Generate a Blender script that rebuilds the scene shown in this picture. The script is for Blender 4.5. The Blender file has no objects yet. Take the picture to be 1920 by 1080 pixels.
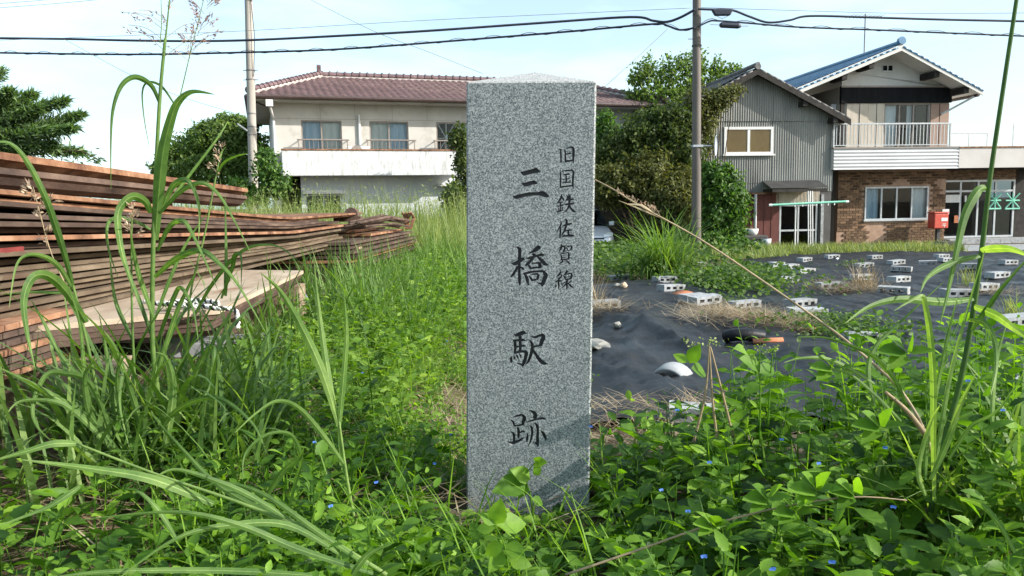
import bpy, bmesh, math, random
import numpy as np
from mathutils import Vector, Matrix, noise as mnoise
random.seed(7); rng = np.random.default_rng(11)
S = bpy.context.scene
COL = S.collection
# ---------------------------------------------------------------- camera, sky, sun, exposure
CZ = 1.8
FPX = 1478.0
PITCH = math.radians(6.2); ROLL = -0.016
cam_d = bpy.data.cameras.new('camera'); cam = bpy.data.objects.new('camera', cam_d); COL.objects.link(cam)
cam_d.sensor_width = 36.0; cam_d.lens = 36.0*FPX/1920.0; cam_d.clip_start = 0.02; cam_d.clip_end = 2000
CR = Matrix.Rotation(math.pi/2-PITCH, 3, 'X') @ Matrix.Rotation(ROLL, 3, 'Z')
CAM = Vector((0, 0, CZ))
cam.matrix_world = Matrix.Translation(CAM) @ CR.to_4x4()
S.camera = cam
SUN_AZ = math.radians(16); SUN_EL = math.radians(28)      # azimuth from +x towards the camera
SD = Vector((math.cos(SUN_EL)*math.cos(SUN_AZ), -math.cos(SUN_EL)*math.sin(SUN_AZ), math.sin(SUN_EL)))
W = bpy.data.worlds.new('World'); S.world = W; W.use_nodes = True
wn = W.node_tree.nodes; wl = W.node_tree.links
bg = wn['Background']; sky = wn.new('ShaderNodeTexSky'); sky.sky_type = 'NISHITA'; sky.sun_disc = False
sky.sun_elevation = SUN_EL; sky.sun_rotation = math.pi/2 + SUN_AZ
sky.air_density = 1.0; sky.dust_density = 2.2; sky.ozone_density = 1.2; sky.altitude = 0
# thin high cloud: soft white veils mixed over the clear sky everywhere
tc = wn.new('ShaderNodeTexCoord'); mp = wn.new('ShaderNodeMapping'); mp.inputs['Scale'].default_value = (1.2, 1.2, 4.5)
cn = wn.new('ShaderNodeTexNoise'); cn.inputs['Scale'].default_value = 2.3; cn.inputs['Detail'].default_value = 7; cn.inputs['Roughness'].default_value = .55
cr = wn.new('ShaderNodeMapRange'); cr.inputs['From Min'].default_value = .42; cr.inputs['From Max'].default_value = .8
cr.inputs['To Min'].default_value = .2; cr.inputs['To Max'].default_value = .75
mx = wn.new('ShaderNodeMix'); mx.data_type = 'RGBA'; mx.inputs['B'].default_value = (5.4, 7.2, 7.6, 1)
wl.new(tc.outputs['Generated'], mp.inputs['Vector']); wl.new(mp.outputs[0], cn.inputs['Vector']); wl.new(cn.outputs['Fac'], cr.inputs['Value'])
wl.new(cr.outputs[0], mx.inputs['Factor']); wl.new(sky.outputs[0], mx.inputs['A']); wl.new(mx.outputs['Result'], bg.inputs['Color'])
bg.inputs['Strength'].default_value = 0.15
sun_d = bpy.data.lights.new('sun', 'SUN'); sun_d.energy = 4.6; sun_d.angle = math.radians(.53); sun_d.color = (1, .955, .88)
sun = bpy.data.objects.new('sun', sun_d); COL.objects.link(sun); sun.rotation_euler = SD.to_track_quat('Z', 'Y').to_euler()
S.view_settings.view_transform = 'Standard'; S.view_settings.look = 'None'; S.view_settings.gamma = 1
S.view_settings.exposure = 0.8
S.cycles.max_bounces = 6; S.cycles.transparent_max_bounces = 12; S.cycles.use_denoising = True

# ---------------------------------------------------------------- pixel measuring helpers (photo is 1920 x 1080)
def ray(px, py): return CR @ Vector(((px-960)/FPX, -(py-540)/FPX, -1.0))
def P(px, py, Y):
    d = ray(px, py); return CAM + d*(Y/d.y)
def lin(x, xs, ys): return np.interp(x, xs, ys)
def ground(x, y):
    x = np.asarray(x, float); y = np.asarray(y, float)
    r = lin(y, [0, 1.8, 3.5, 9, 12, 18, 26, 60], [-.70, -.74, -1.0, -1.22, -1.3, -1.5, -1.78, -1.8])
    l = lin(y, [0, 2, 5, 9, 14, 20, 26, 60], [-.74, -.68, -.74, -.85, -1.1, -1.5, -1.75, -1.8])
    t = np.clip((x+0.75)/0.9, 0, 1); t = t*t*(3-2*t)
    h = l*(1-t)+r*t
    return h + CZ + .02*np.sin(x*2.3+y*1.1)*np.sin(y*1.7-x)*np.clip(1-y/30, 0, 1)
def gz(x, y): return float(ground(x, y))
def G(px, py):
    d = ray(px, py); t = 0.6
    for _ in range(4000):
        p = CAM + d*t
        if p.z <= gz(p.x, p.y): break
        t *= 1.004
    return p
class Fr:
    """a facade frame: u along the front, v into the building, z up"""
    def __init__(s, px, py, Y, deg):
        s.O = P(px, py, Y); s.O.z = 0; s.a = math.radians(deg)
        s.e = Vector((math.cos(s.a), math.sin(s.a), 0)); s.n = Vector((-math.sin(s.a), math.cos(s.a), 0))
    def uz(s, px, py, v=0):
        d = ray(px, py); t = (v-(CAM-s.O).dot(s.n))/d.dot(s.n); p = CAM+d*t
        return (p-s.O).dot(s.e), p.z
    def u(s, px, py, v=0): return s.uz(px, py, v)[0]
    def z(s, px, py, v=0): return s.uz(px, py, v)[1]

# ---------------------------------------------------------------- materials
MATS = {}
def nodes(name):
    m = bpy.data.materials.new(name); m.use_nodes = True; MATS[name] = m
    return m, m.node_tree.nodes, m.node_tree.links, m.node_tree.nodes['Principled BSDF']
def ramp(n, stops):
    r = n.new('ShaderNodeValToRGB'); e = r.color_ramp.elements
    while len(e) < len(stops): e.new(.5)
    for i, (p, c) in enumerate(stops): e[i].position = p; e[i].color = (*c, 1)
    return r
def texc(n, l, scale=(1, 1, 1), kind='Object'):
    t = n.new('ShaderNodeTexCoord'); m = n.new('ShaderNodeMapping'); m.inputs['Scale'].default_value = scale
    l.new(t.outputs[kind], m.inputs['Vector']); return m.outputs[0]
def noise(n, l, vec, scale, detail=5, rough=.6):
    t = n.new('ShaderNodeTexNoise'); t.inputs['Scale'].default_value = scale; t.inputs['Detail'].default_value = detail
    t.inputs['Roughness'].default_value = rough; l.new(vec, t.inputs['Vector']); return t.outputs['Fac']
def bump(n, l, b, h, strength=.3, dist=.01):
    k = n.new('ShaderNodeBump'); k.inputs['Strength'].default_value = strength; k.inputs['Distance'].default_value = dist
    l.new(h, k.inputs['Height']); l.new(k.outputs[0], b.inputs['Normal'])
def mat(name, stops, scale=4, rough=.7, spec=.3, metal=0, stretch=(1, 1, 1), detail=6, bmp=.25, bdist=.006, bscale=None, kind='Object', stops2=None, scale2=None, rnd=0, **kw):
    m, n, l, b = nodes(name); v = texc(n, l, stretch, kind)
    f = noise(n, l, v, scale, detail)
    if len(stops[0]) == 3: stops = [(.3, stops[0]), (.7, stops[1])]
    r = ramp(n, stops); l.new(f, r.inputs[0]); out = r.outputs[0]
    if stops2:   # wear or dirt with a shape of its own, mixed over
        f2 = noise(n, l, v, scale2, 8, .65); r2 = ramp(n, [(stops2[0], (0, 0, 0)), (stops2[1], (1, 1, 1))]); l.new(f2, r2.inputs[0])
        q = n.new('ShaderNodeMix'); q.data_type = 'RGBA'; l.new(r2.outputs[0], q.inputs['Factor']); l.new(out, q.inputs['A']); q.inputs['B'].default_value = (*stops2[2], 1); out = q.outputs['Result']
    if rnd:
        oi = n.new('ShaderNodeObjectInfo'); mr = n.new('ShaderNodeMapRange'); mr.inputs['To Min'].default_value = 1-rnd; mr.inputs['To Max'].default_value = 1+rnd
        hs = n.new('ShaderNodeHueSaturation'); l.new(oi.outputs['Random'], mr.inputs['Value']); l.new(mr.outputs[0], hs.inputs['Value']); l.new(out, hs.inputs['Color']); out = hs.outputs[0]
    l.new(out, b.inputs['Base Color'])
    b.inputs['Roughness'].default_value = rough; b.inputs['Specular IOR Level'].default_value = spec; b.inputs['Metallic'].default_value = metal
    if bmp: bump(n, l, b, noise(n, l, v, bscale or scale*6, 6), bmp, bdist)
    return m
def leafmat(name, dark, mid, light, trans=.4, rough=.55, tcol=None, spec=.25):
    m, n, l, b = nodes(name)
    a = n.new('ShaderNodeAttribute'); a.attribute_name = 'rnd'
    r = ramp(n, [(0, dark), (.5, mid), (1, light)]); l.new(a.outputs['Fac'], r.inputs[0])
    nz = noise(n, l, texc(n, l), 38, 5, .65); hs = n.new('ShaderNodeMix'); hs.data_type = 'RGBA'; hs.blend_type = 'MULTIPLY'; hs.inputs['Factor'].default_value = .6
    rz = ramp(n, [(.3, (.5, .55, .55)), (.7, (1.45, 1.3, 1.1))]); l.new(nz, rz.inputs[0]); l.new(r.outputs[0], hs.inputs['A']); l.new(rz.outputs[0], hs.inputs['B'])
    class _o: outputs = [hs.outputs['Result']]
    r = _o
    l.new(r.outputs[0], b.inputs['Base Color']); b.inputs['Roughness'].default_value = rough; b.inputs['Specular IOR Level'].default_value = spec
    t = n.new('ShaderNodeBsdfTranslucent'); g = n.new('ShaderNodeMix'); g.data_type = 'RGBA'; g.blend_type = 'MULTIPLY'; g.inputs['Factor'].default_value = 1
    tc_ = tcol or (1.5, 1.75, .5); g.inputs['B'].default_value = (*tc_, 1); l.new(r.outputs[0], g.inputs['A']); l.new(g.outputs['Result'], t.inputs['Color'])
    x = n.new('ShaderNodeMixShader'); x.inputs[0].default_value = trans; o = n['Material Output']
    l.new(b.outputs[0], x.inputs[1]); l.new(t.outputs[0], x.inputs[2]); l.new(x.outputs[0], o.inputs[0])
    return m
def glassmat(name, tint=(.9, .93, .93), rough=.03):
    m, n, l, b = nodes(name)
    t = n.new('ShaderNodeBsdfTransparent'); t.inputs[0].default_value = (*tint, 1); g = n.new('ShaderNodeBsdfGlossy'); g.inputs['Roughness'].default_value = rough
    f = n.new('ShaderNodeFresnel'); f.inputs[0].default_value = 1.32; x = n.new('ShaderNodeMixShader')
    l.new(f.outputs[0], x.inputs[0]); l.new(t.outputs[0], x.inputs[1]); l.new(g.outputs[0], x.inputs[2]); l.new(x.outputs[0], n['Material Output'].inputs[0])
    return m

# ---------------------------------------------------------------- mesh helpers
class MB:
    def __init__(s): s.v = []; s.f = []; s.mi = []
    def add(s, vs, fs, m=0):
        o = len(s.v); s.v += [tuple(p) for p in vs]; s.f += [tuple(i+o for i in f) for f in fs]; s.mi += [m]*len(fs); return s
    def box(s, x0, x1, y0, y1, z0, z1, m=0, M=None):
        vs = [(x, y, z) for z in (z0, z1) for y in (y0, y1) for x in (x0, x1)]
        if M is not None: vs = [M @ Vector(p) for p in vs]
        return s.add(vs, [(0, 2, 3, 1), (4, 5, 7, 6), (0, 1, 5, 4), (2, 6, 7, 3), (0, 4, 6, 2), (1, 3, 7, 5)], m)
    def tube(s, pts, r, n=8, m=0, caps=True):
        pts = [Vector(p) for p in pts]; k = len(pts); rs = r if isinstance(r, (list, tuple)) else [r]*k
        o = len(s.v); up = None
        for i, p in enumerate(pts):
            t = (pts[min(i+1, k-1)]-pts[max(i-1, 0)]).normalized()
            if up is None: up = Vector((0, 0, 1)) if abs(t.z) < .9 else Vector((1, 0, 0))
            a = t.cross(up).normalized(); b_ = a.cross(t); up = b_
            for j in range(n):
                q = 2*math.pi*j/n; s.v.append(tuple(p+(a*math.cos(q)+b_*math.sin(q))*rs[i]))
        for i in range(k-1):
            for j in range(n):
                j2 = (j+1) % n; s.f.append((o+i*n+j, o+i*n+j2, o+(i+1)*n+j2, o+(i+1)*n+j)); s.mi.append(m)
        if caps:
            s.f.append(tuple(o+j for j in reversed(range(n)))); s.mi.append(m); s.f.append(tuple(o+(k-1)*n+j for j in range(n))); s.mi.append(m)
        return s
    def prism(s, poly, axis, a, b, m=0):
        """poly: 2-D outline; axis 'x','y' or 'z' is the extrusion axis from a to b"""
        def mk(p, t): return {'x': (t, p[0], p[1]), 'y': (p[0], t, p[1]), 'z': (p[0], p[1], t)}[axis]
        n = len(poly); vs = [mk(p, a) for p in poly]+[mk(p, b) for p in poly]
        fs = [(i, (i+1) % n, (i+1) % n+n, i+n) for i in range(n)]+[tuple(reversed(range(n))), tuple(range(n, 2*n))]
        return s.add(vs, fs, m)
    def mesh(s, name, mats, smooth=False):
        me = bpy.data.meshes.new(name); me.from_pydata(s.v, [], s.f)
        for q in (mats if isinstance(mats, (list, tuple)) else [mats]): me.materials.append(q)
        if len(me.materials) > 1: me.polygons.foreach_set('material_index', s.mi)
        bm = bmesh.new(); bm.from_mesh(me); bmesh.ops.recalc_face_normals(bm, faces=bm.faces); bm.to_mesh(me); bm.free()
        if smooth: me.polygons.foreach_set('use_smooth', [True]*len(me.polygons))
        return me
    def build(s, name, mats, parent=None, smooth=False, bevel=0):
        return link(name, s.mesh(name, mats, smooth), parent, bevel=bevel)
def link(name, me, parent=None, loc=None, rot=None, bevel=0):
    o = bpy.data.objects.new(name, me); COL.objects.link(o)
    if parent: o.parent = parent
    if loc is not None: o.location = loc
    if rot is not None: o.rotation_euler = rot
    if bevel:
        b = o.modifiers.new('bevel', 'BEVEL'); b.width = bevel; b.segments = 2; b.limit_method = 'ANGLE'
    return o
def tag(o, label, cat, group=None, kind=None):
    o['label'] = label
    if cat: o['category'] = cat
    if group: o['group'] = group
    if kind: o['kind'] = kind
    return o
def thing(name, label, cat, loc=(0, 0, 0), rz=0, group=None):
    o = bpy.data.objects.new(name, None); COL.objects.link(o); o.location = loc; o.rotation_euler = (0, 0, rz); o.empty_display_size = .1
    return tag(o, label, cat, group)
def np_mesh(name, V, faces, rnd, m, smooth=True):
    """faces: list of int arrays (k, 3) or (k, 4); rnd: per-vertex value"""
    me = bpy.data.meshes.new(name); V = np.asarray(V, np.float32)
    me.vertices.add(len(V)); me.vertices.foreach_set('co', V.ravel())
    idx = np.concatenate([f.ravel() for f in faces]); tot = np.concatenate([np.full(len(f), f.shape[1], np.int32) for f in faces])
    st = np.concatenate([[0], np.cumsum(tot)[:-1]]).astype(np.int32)
    me.loops.add(len(idx)); me.loops.foreach_set('vertex_index', idx.astype(np.int32))
    me.polygons.add(len(tot)); me.polygons.foreach_set('loop_start', st); me.polygons.foreach_set('loop_total', tot)
    me.update(calc_edges=True)
    if rnd is not None:
        a = me.attributes.new('rnd', 'FLOAT', 'POINT'); a.data.foreach_set('value', np.asarray(rnd, np.float32))
    if smooth: me.polygons.foreach_set('use_smooth', np.ones(len(tot), bool))
    me.materials.append(m); return me
def nrm(a): return a/np.maximum(np.linalg.norm(a, axis=-1, keepdims=True), 1e-9)
def leaf_np(c, d, nn, L, Wd, shape='ovate', curl=.25):
    """c base, d tip direction, nn face normal, L length, Wd width -> V, faces"""
    c = np.asarray(c); N = len(c); d = nrm(np.asarray(d)); nn = np.asarray(nn); s = nrm(np.cross(d, nn)); nn = nrm(np.cross(s, d))
    L = np.broadcast_to(L, N)[:, None]; Wd = np.broadcast_to(Wd, N)[:, None]
    if shape == 'quad':
        V = np.stack([c, c+d*L*.45+s*Wd*.5, c+d*L-nn*L*curl*.5, c+d*L*.45-s*Wd*.5], 1)
        F = np.arange(N)[:, None]*4+np.array([[0, 1, 2, 3]]); return V.reshape(-1, 3), [F], 4
    rows = {'ovate': [(.06, .05), (.25, .43), (.5, .5), (.75, .3)], 'lance': [(.06, .06), (.3, .5), (.6, .4), (.82, .2)], 'toothed': [(.05, .07), (.15, .33), (.2, .28), (.31, .47), (.37, .4), (.48, .49), (.54, .41), (.66, .38), (.72, .29), (.84, .19)], 'lobed': [(.05, .1), (.2, .55), (.45, .38), (.7, .36)]}[shape]
    parts = [c]
    for t, w in rows:
        p = c+d*L*t-nn*L*curl*t*t
        parts += [p+s*Wd*w+nn*Wd*.13*w*2, p, p-s*Wd*w+nn*Wd*.13*w*2]
    parts.append(c+d*L*.98-nn*L*curl)
    V = np.stack(parts, 1); k = V.shape[1]; R = len(rows)
    q = []; tr = [(0, 1, 2), (0, 2, 3)]
    for r in range(R-1):
        a = 1+3*r; b = a+3; q += [(a, b, b+1, a+1), (a+1, b+1, b+2, a+2)]
    a = 1+3*(R-1); tr += [(a, k-1, a+1), (a+1, k-1, a+2)]
    off = np.arange(N)[:, None, None]*k
    return V.reshape(-1, 3), [(off+np.array(tr)[None]).reshape(-1, 3), (off+np.array(q)[None]).reshape(-1, 4)], k
def blades_np(base, az, L, lean, curl, Wd, seg=4):
    """grass blades: arcs leaning towards az"""
    N = len(base); L = np.broadcast_to(L, N); lean = np.broadcast_to(lean, N); curl = np.broadcast_to(curl, N); Wd = np.broadcast_to(Wd, N)
    h = np.stack([np.cos(az), np.sin(az), 0*az], 1); s = np.stack([-np.sin(az), np.cos(az), 0*az], 1)
    p = np.asarray(base, float).copy(); out = []
    for i in range(seg+1):
        t = i/seg; w = Wd*(1-t**2.2)*(.55+.45*min(1, t*3))*.5+.0004
        out += [p+s*w[:, None], p-s*w[:, None]]
        th = lean+curl*(t+.5/seg); p = p+(h*np.sin(th)[:, None]+np.array([[0, 0, 1.]])*np.cos(th)[:, None])*(L/seg)[:, None]
    V = np.stack(out, 1); k = 2*(seg+1)
    F = (np.arange(N)[:, None, None]*k+np.array([(2*i, 2*i+1, 2*i+3, 2*i+2) for i in range(seg)])[None]).reshape(-1, 4)
    return V.reshape(-1, 3), [F], k
class Acc:
    """collects numpy leaf/blade batches into one mesh"""
    def __init__(s): s.V = []; s.F = []; s.R = []; s.o = 0
    def add(s, vfk, rnd):
        V, F, k = vfk; s.V.append(V); s.F += [f+s.o for f in F]; s.o += len(V); s.R.append(np.repeat(np.broadcast_to(rnd, len(V)//k), k)); return s
    def build(s, name, m, parent=None):
        return link(name, np_mesh(name, np.concatenate(s.V), s.F, np.concatenate(s.R), m), parent)
def rdir(N, up=0.0):
    v = rng.normal(size=(N, 3)); v[:, 2] += up; return nrm(v)

def spline(pts, k=6):
    pts = [Vector(p) for p in pts]; out = []
    for i in range(len(pts)-1):
        a, b, c, d = pts[max(i-1, 0)], pts[i], pts[i+1], pts[min(i+2, len(pts)-1)]
        for j in range(k):
            t = j/k; out.append(.5*((2*b)+(c-a)*t+(2*a-5*b+4*c-d)*t*t+(3*b-a-3*c+d)*t**3))
    out.append(pts[-1]); return out

# palette
M_granite, n_, l_, b_ = nodes('granite'); v_ = texc(n_, l_)
vo = n_.new('ShaderNodeTexVoronoi'); vo.inputs['Scale'].default_value = 400; l_.new(v_, vo.inputs['Vector'])
n1 = noise(n_, l_, v_, 330, 4, .75); n2 = noise(n_, l_, texc(n_, l_, (7, 7, 1.6)), 3, 6)
sp = n_.new('ShaderNodeSeparateColor'); l_.new(vo.outputs['Color'], sp.inputs[0])
ad = n_.new('ShaderNodeMath'); ad.operation = 'MULTIPLY_ADD'; ad.inputs[1].default_value = .42; l_.new(sp.outputs[0], ad.inputs[0]); l_.new(n1, ad.inputs[2])
r_ = ramp(n_, [(.4, (.035, .042, .048)), (.56, (.12, .138, .148)), (.74, (.25, .27, .275)), (.95, (.47, .485, .475))]); l_.new(ad.outputs[0], r_.inputs[0])
mm = n_.new('ShaderNodeMix'); mm.data_type = 'RGBA'; mm.blend_type = 'MULTIPLY'; mm.inputs['Factor'].default_value = .5
r2_ = ramp(n_, [(.3, (.6, .63, .62)), (.7, (1, 1, 1))]); l_.new(n2, r2_.inputs[0]); l_.new(r_.outputs[0], mm.inputs['A']); l_.new(r2_.outputs[0], mm.inputs['B'])
l_.new(mm.outputs['Result'], b_.inputs['Base Color']); b_.inputs['Roughness'].default_value = .42; b_.inputs['Specular IOR Level'].default_value = .35
bump(n_, l_, b_, n1, .12, .002)
mat('granite_rough', [(.38, (.16, .16, .16)), (.5, (.38, .38, .375)), (.66, (.54, .54, .525))], 300, .85, .15, bmp=.5, bdist=.003)
mat('ink', [(.012, .012, .015), (.03, .03, .035)], 60, .45, .4, bmp=.2, bdist=.001)
mat('soil', [(.3, (.05, .036, .022)), (.55, (.11, .085, .055)), (.75, (.17, .14, .09))], 5, .95, .1, bmp=.9, bdist=.03, bscale=22)
mat('concrete', [(.3, (.24, .25, .26)), (.7, (.4, .415, .425))], 9, .9, .15, bmp=.35, bdist=.004, bscale=60, rnd=.14, stops2=(.48, .68, (.14, .135, .115)), scale2=6)
mat('concrete_pole', [(.3, (.3, .27, .24)), (.7, (.4, .37, .33))], 4, .85, .2, stretch=(1, 1, .2), bmp=.2)
mat('steel_pole', [(.3, (.1, .085, .075)), (.7, (.15, .13, .115))], 3, .6, .3, stretch=(1, 1, .2), bmp=.1)
mat('rust_orange', [(.28, (.09, .045, .028)), (.5, (.23, .118, .067)), (.72, (.37, .215, .135))], 9, .9, .15, bmp=.7, bdist=.004, bscale=70, rnd=.16, stops2=(.5, .68, (.09, .04, .028)), scale2=5)
mat('rust_brown', [(.28, (.035, .026, .022)), (.5, (.085, .057, .045)), (.75, (.17, .12, .09))], 8, .92, .12, stretch=(1, .5, 1), bmp=.7, bdist=.004, bscale=70, rnd=.22, stops2=(.55, .7, (.06, .035, .028)), scale2=6)
mat('rust_dirty', [(.28, (.06, .045, .032)), (.5, (.12, .09, .062)), (.75, (.21, .165, .115))], 8, .95, .1, stretch=(1, .4, 1), bmp=.7, bdist=.004, bscale=60, rnd=.16, stops2=(.55, .7, (.08, .05, .035)), scale2=5)
mat('dusty_plate', [(.3, (.28, .21, .15)), (.55, (.4, .32, .24)), (.78, (.5, .42, .33))], 7, .95, .1, stretch=(1, .35, 1), bmp=.6, bdist=.004, bscale=50, stops2=(.58, .7, (.22, .12, .07)), scale2=5)
mat('red_paint', [(.12, .02, .018), (.2, .035, .03)], 20, .6, .3)
mat('timber', [(.3, (.2, .15, .1)), (.7, (.36, .28, .2))], 5, .9, .1, stretch=(6, .6, 6), bmp=.5)
def sheetmat():
    m, n, l, b = nodes('weed_sheet'); v = texc(n, l); vs = texc(n, l, (1.0, .35, 1)); vd = texc(n, l, (2.2, .7, 1))
    f = noise(n, l, v, 1.7, 8, .65); r = ramp(n, [(.32, (.009, .0095, .011)), (.55, (.016, .0165, .0185)), (.74, (.03, .03, .032)), (.92, (.08, .076, .072))]); l.new(f, r.inputs[0]); l.new(r.outputs[0], b.inputs['Base Color'])
    rr = ramp(n, [(.35, (.36, .36, .36)), (.7, (.68, .68, .68))]); l.new(noise(n, l, v, 3, 6), rr.inputs[0]); l.new(rr.outputs[0], b.inputs['Roughness']); b.inputs['Specular IOR Level'].default_value = .22
    w = noise(n, l, vd, 4.5, 6, .6); ab = n.new('ShaderNodeMath'); ab.operation = 'SUBTRACT'; ab.inputs[1].default_value = .5; l.new(w, ab.inputs[0]); a2 = n.new('ShaderNodeMath'); a2.operation = 'ABSOLUTE'; l.new(ab.outputs[0], a2.inputs[0])
    wv = noise(n, l, v, 90, 3, .6); ad = n.new('ShaderNodeMath'); ad.operation = 'MULTIPLY_ADD'; ad.inputs[1].default_value = -2.6; l.new(a2.outputs[0], ad.inputs[0])
    m3 = n.new('ShaderNodeMath'); m3.operation = 'MULTIPLY'; m3.inputs[1].default_value = .04; l.new(wv, m3.inputs[0]); l.new(m3.outputs[0], ad.inputs[2])
    bump(n, l, b, ad.outputs[0], .25, .02)
sheetmat()
mat('cream_wall', [(.3, (.44, .42, .385)), (.7, (.54, .52, .48))], 1.2, .9, .15, bmp=.12, stops2=(.52, .75, (.33, .3, .26)), scale2=1.3)
mat('white_wall', [(.3, (.5, .53, .56)), (.7, (.58, .6, .62))], 1.5, .9, .15, bmp=.12)
mat('stained_parapet', [(.3, (.5, .51, .51)), (.7, (.64, .65, .65))], 6, .9, .15, stretch=(2.4, 2.4, .5), bmp=.2, stops2=(.48, .72, (.34, .335, .315)), scale2=5)
mat('plaster_gable', [(.3, (.56, .55, .52)), (.7, (.64, .63, .6))], 2, .9, .1, bmp=.1, stops2=(.66, .76, (.42, .4, .37)), scale2=2.2)
mat('roof_purple', [(.3, (.075, .045, .048)), (.55, (.125, .08, .082)), (.75, (.19, .13, .13))], 3, .6, .3, bmp=.1, rnd=.2)
mat('roof_purple_field', [(.35, (.065, .04, .043)), (.5, (.125, .08, .08)), (.68, (.2, .135, .13))], 9, .6, .3, bmp=.1)
mat('roof_blue', [(.3, (.06, .15, .27)), (.7, (.1, .23, .37))], 3, .28, .55, bmp=.08, rnd=.18)
mat('roof_grey', [(.3, (.09, .085, .085)), (.7, (.2, .19, .185))], 6, .7, .3, bmp=.3, rnd=.2)
mat('mortar_white', [(.42, .39, .36), (.52, .49, .46)], 8, .9, .1)
mat('gutter_brown', [(.05, .03, .027), (.085, .055, .05)], 6, .5, .4)
mat('white_paint', [(.55, .55, .54), (.64, .64, .63)], 6, .5, .35, bmp=.1, stops2=(.64, .8, (.5, .46, .4)), scale2=5)
mat('bronze_alu', [(.2, .17, .15), (.27, .23, .2)], 6, .45, .5, bmp=.05)
mat('alu', [(.36, .38, .4), (.47, .49, .5)], 5, .4, .5, metal=.25, bmp=.05)
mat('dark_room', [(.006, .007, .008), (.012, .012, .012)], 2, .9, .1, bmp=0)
mat('curtain_blue', [(.3, (.3, .4, .52)), (.7, (.5, .6, .7))], 3, .9, .1, stretch=(3, 1, .3), bmp=0)
mat('curtain_grey', [(.3, (.55, .55, .52)), (.7, (.68, .67, .64))], 3, .9, .1, stretch=(3, 1, .3), bmp=0)
mat('curtain_white', [(.3, (.62, .64, .66)), (.7, (.75, .76, .77))], 3, .9, .1, stretch=(3, 1, .3), bmp=0)
mat('cardboard', [(.3, (.6, .3, .09)), (.7, (.78, .42, .15))], 1.5, .85, .2, bmp=.05)
mat('corrugated', [(.3, (.2, .2, .185)), (.7, (.31, .31, .285))], 2.2, .75, .25, stretch=(1, 1, .25), bmp=.1, stops2=(.48, .7, (.12, .12, .11)), scale2=1.1)
mat('dark_corrugated', [(.3, (.055, .052, .05)), (.7, (.1, .095, .09))], 3, .75, .25, bmp=.15)
mat('maroon', [(.3, (.085, .03, .026)), (.7, (.14, .05, .042))], 4, .75, .25, stretch=(1, 1, .4), bmp=.15, stops2=(.6, .75, (.2, .09, .05)), scale2=3)
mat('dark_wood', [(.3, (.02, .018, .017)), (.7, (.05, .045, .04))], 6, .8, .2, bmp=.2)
mat('dark_band', [(.3, (.006, .007, .008)), (.7, (.014, .015, .017))], 3, .8, .1, stretch=(4, 1, .4), bmp=.1)
mat('shutter_cream', [(.3, (.42, .37, .3)), (.7, (.56, .5, .42))], 2, .75, .2, stretch=(2, 1, .5), bmp=.1, stops2=(.6, .78, (.36, .29, .22)), scale2=2.5)
mat('shutter_brown', [(.3, (.27, .18, .14)), (.7, (.34, .24, .19))], 4, .7, .25, stretch=(1, 1, 6), bmp=.1)
mat('brick', [(.3, (.08, .048, .032)), (.5, (.16, .098, .058)), (.75, (.25, .165, .095))], 2.2, .8, .2, bmp=.3, rnd=.6)
mat('brick_field', [(.35, (.06, .038, .026)), (.5, (.145, .09, .055)), (.68, (.27, .18, .105))], 6, .8, .2, stretch=(1, 1, 3), detail=8, bmp=.3)
mat('mortar_tan', [(.3, (.28, .18, .13)), (.7, (.42, .29, .21))], 4, .95, .1, bmp=.3)
mat('wing_parapet', [(.3, (.47, .44, .41)), (.7, (.55, .52, .49))], 1.2, .9, .15, bmp=.1)
mat('metal_siding', [(.3, (.4, .41, .42)), (.7, (.5, .51, .52))], 2.5, .5, .4, stretch=(.4, 1, 1), bmp=.05, stops2=(.58, .8, (.42, .42, .41)), scale2=2)
mat('mint', [(.2, .55, .4), (.28, .66, .5)], 6, .6, .3, bmp=.05)
mat('post_red', [(.42, .05, .03), (.52, .075, .045)], 9, .45, .45, bmp=.05)
mat('car_paint', [(.5, .53, .57), (.56, .59, .63)], 2, .25, .6, metal=.35, bmp=0)
mat('rubber', [(.015, .015, .016), (.03, .03, .03)], 6, .8, .2)
mat('headlight', [(.55, .58, .6), (.66, .68, .7)], 4, .12, .6, metal=.3, bmp=0)
mat('cable_black', [(.02, .025, .04), (.035, .04, .06)], 10, .55, .35, bmp=0)
mat('wire_grey', [(.12, .12, .13), (.16, .16, .17)], 10, .5, .4, bmp=0)
mat('galvanised', [(.4, .42, .44), (.52, .54, .56)], 8, .45, .5, metal=.4, bmp=.05)
mat('bark', [(.3, (.05, .035, .022)), (.7, (.13, .1, .07))], 8, .95, .1, stretch=(1, 1, .2), bmp=.7)
mat('terracotta', [(.3, (.3, .1, .05)), (.7, (.5, .21, .11))], 7, .9, .15, bmp=.3, rnd=.2)
mat('stone', [(.3, (.2, .19, .17)), (.7, (.38, .36, .32))], 9, .9, .15, bmp=.5, rnd=.3)
mat('pale_stone', [(.3, (.42, .3, .2)), (.7, (.6, .47, .34))], 9, .9, .15, bmp=.4)
mat('grey_tile', [(.3, (.26, .27, .28)), (.7, (.36, .37, .38))], 7, .7, .3, bmp=.2)
mat('white_plastic', [(.68, .7, .7), (.78, .8, .8)], 7, .5, .4, bmp=.05)
mat('aqua_plastic', [(.35, .62, .62), (.45, .72, .7)], 7, .5, .4, bmp=.05)
mat('rope_white', [(.6, .58, .53), (.74, .72, .66)], 30, .9, .1)
mat('rope_black', [(.015, .015, .017), (.035, .035, .036)], 30, .9, .1)
mat('straw', [(.3, (.28, .2, .13)), (.7, (.5, .39, .27))], 20, .85, .15, bmp=0)
M = MATS
leafmat('leaf_weed', (.024, .07, .011), (.095, .21, .022), (.22, .39, .05), .47, rough=.52, tcol=(1.7, 1.75, .4))
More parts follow.
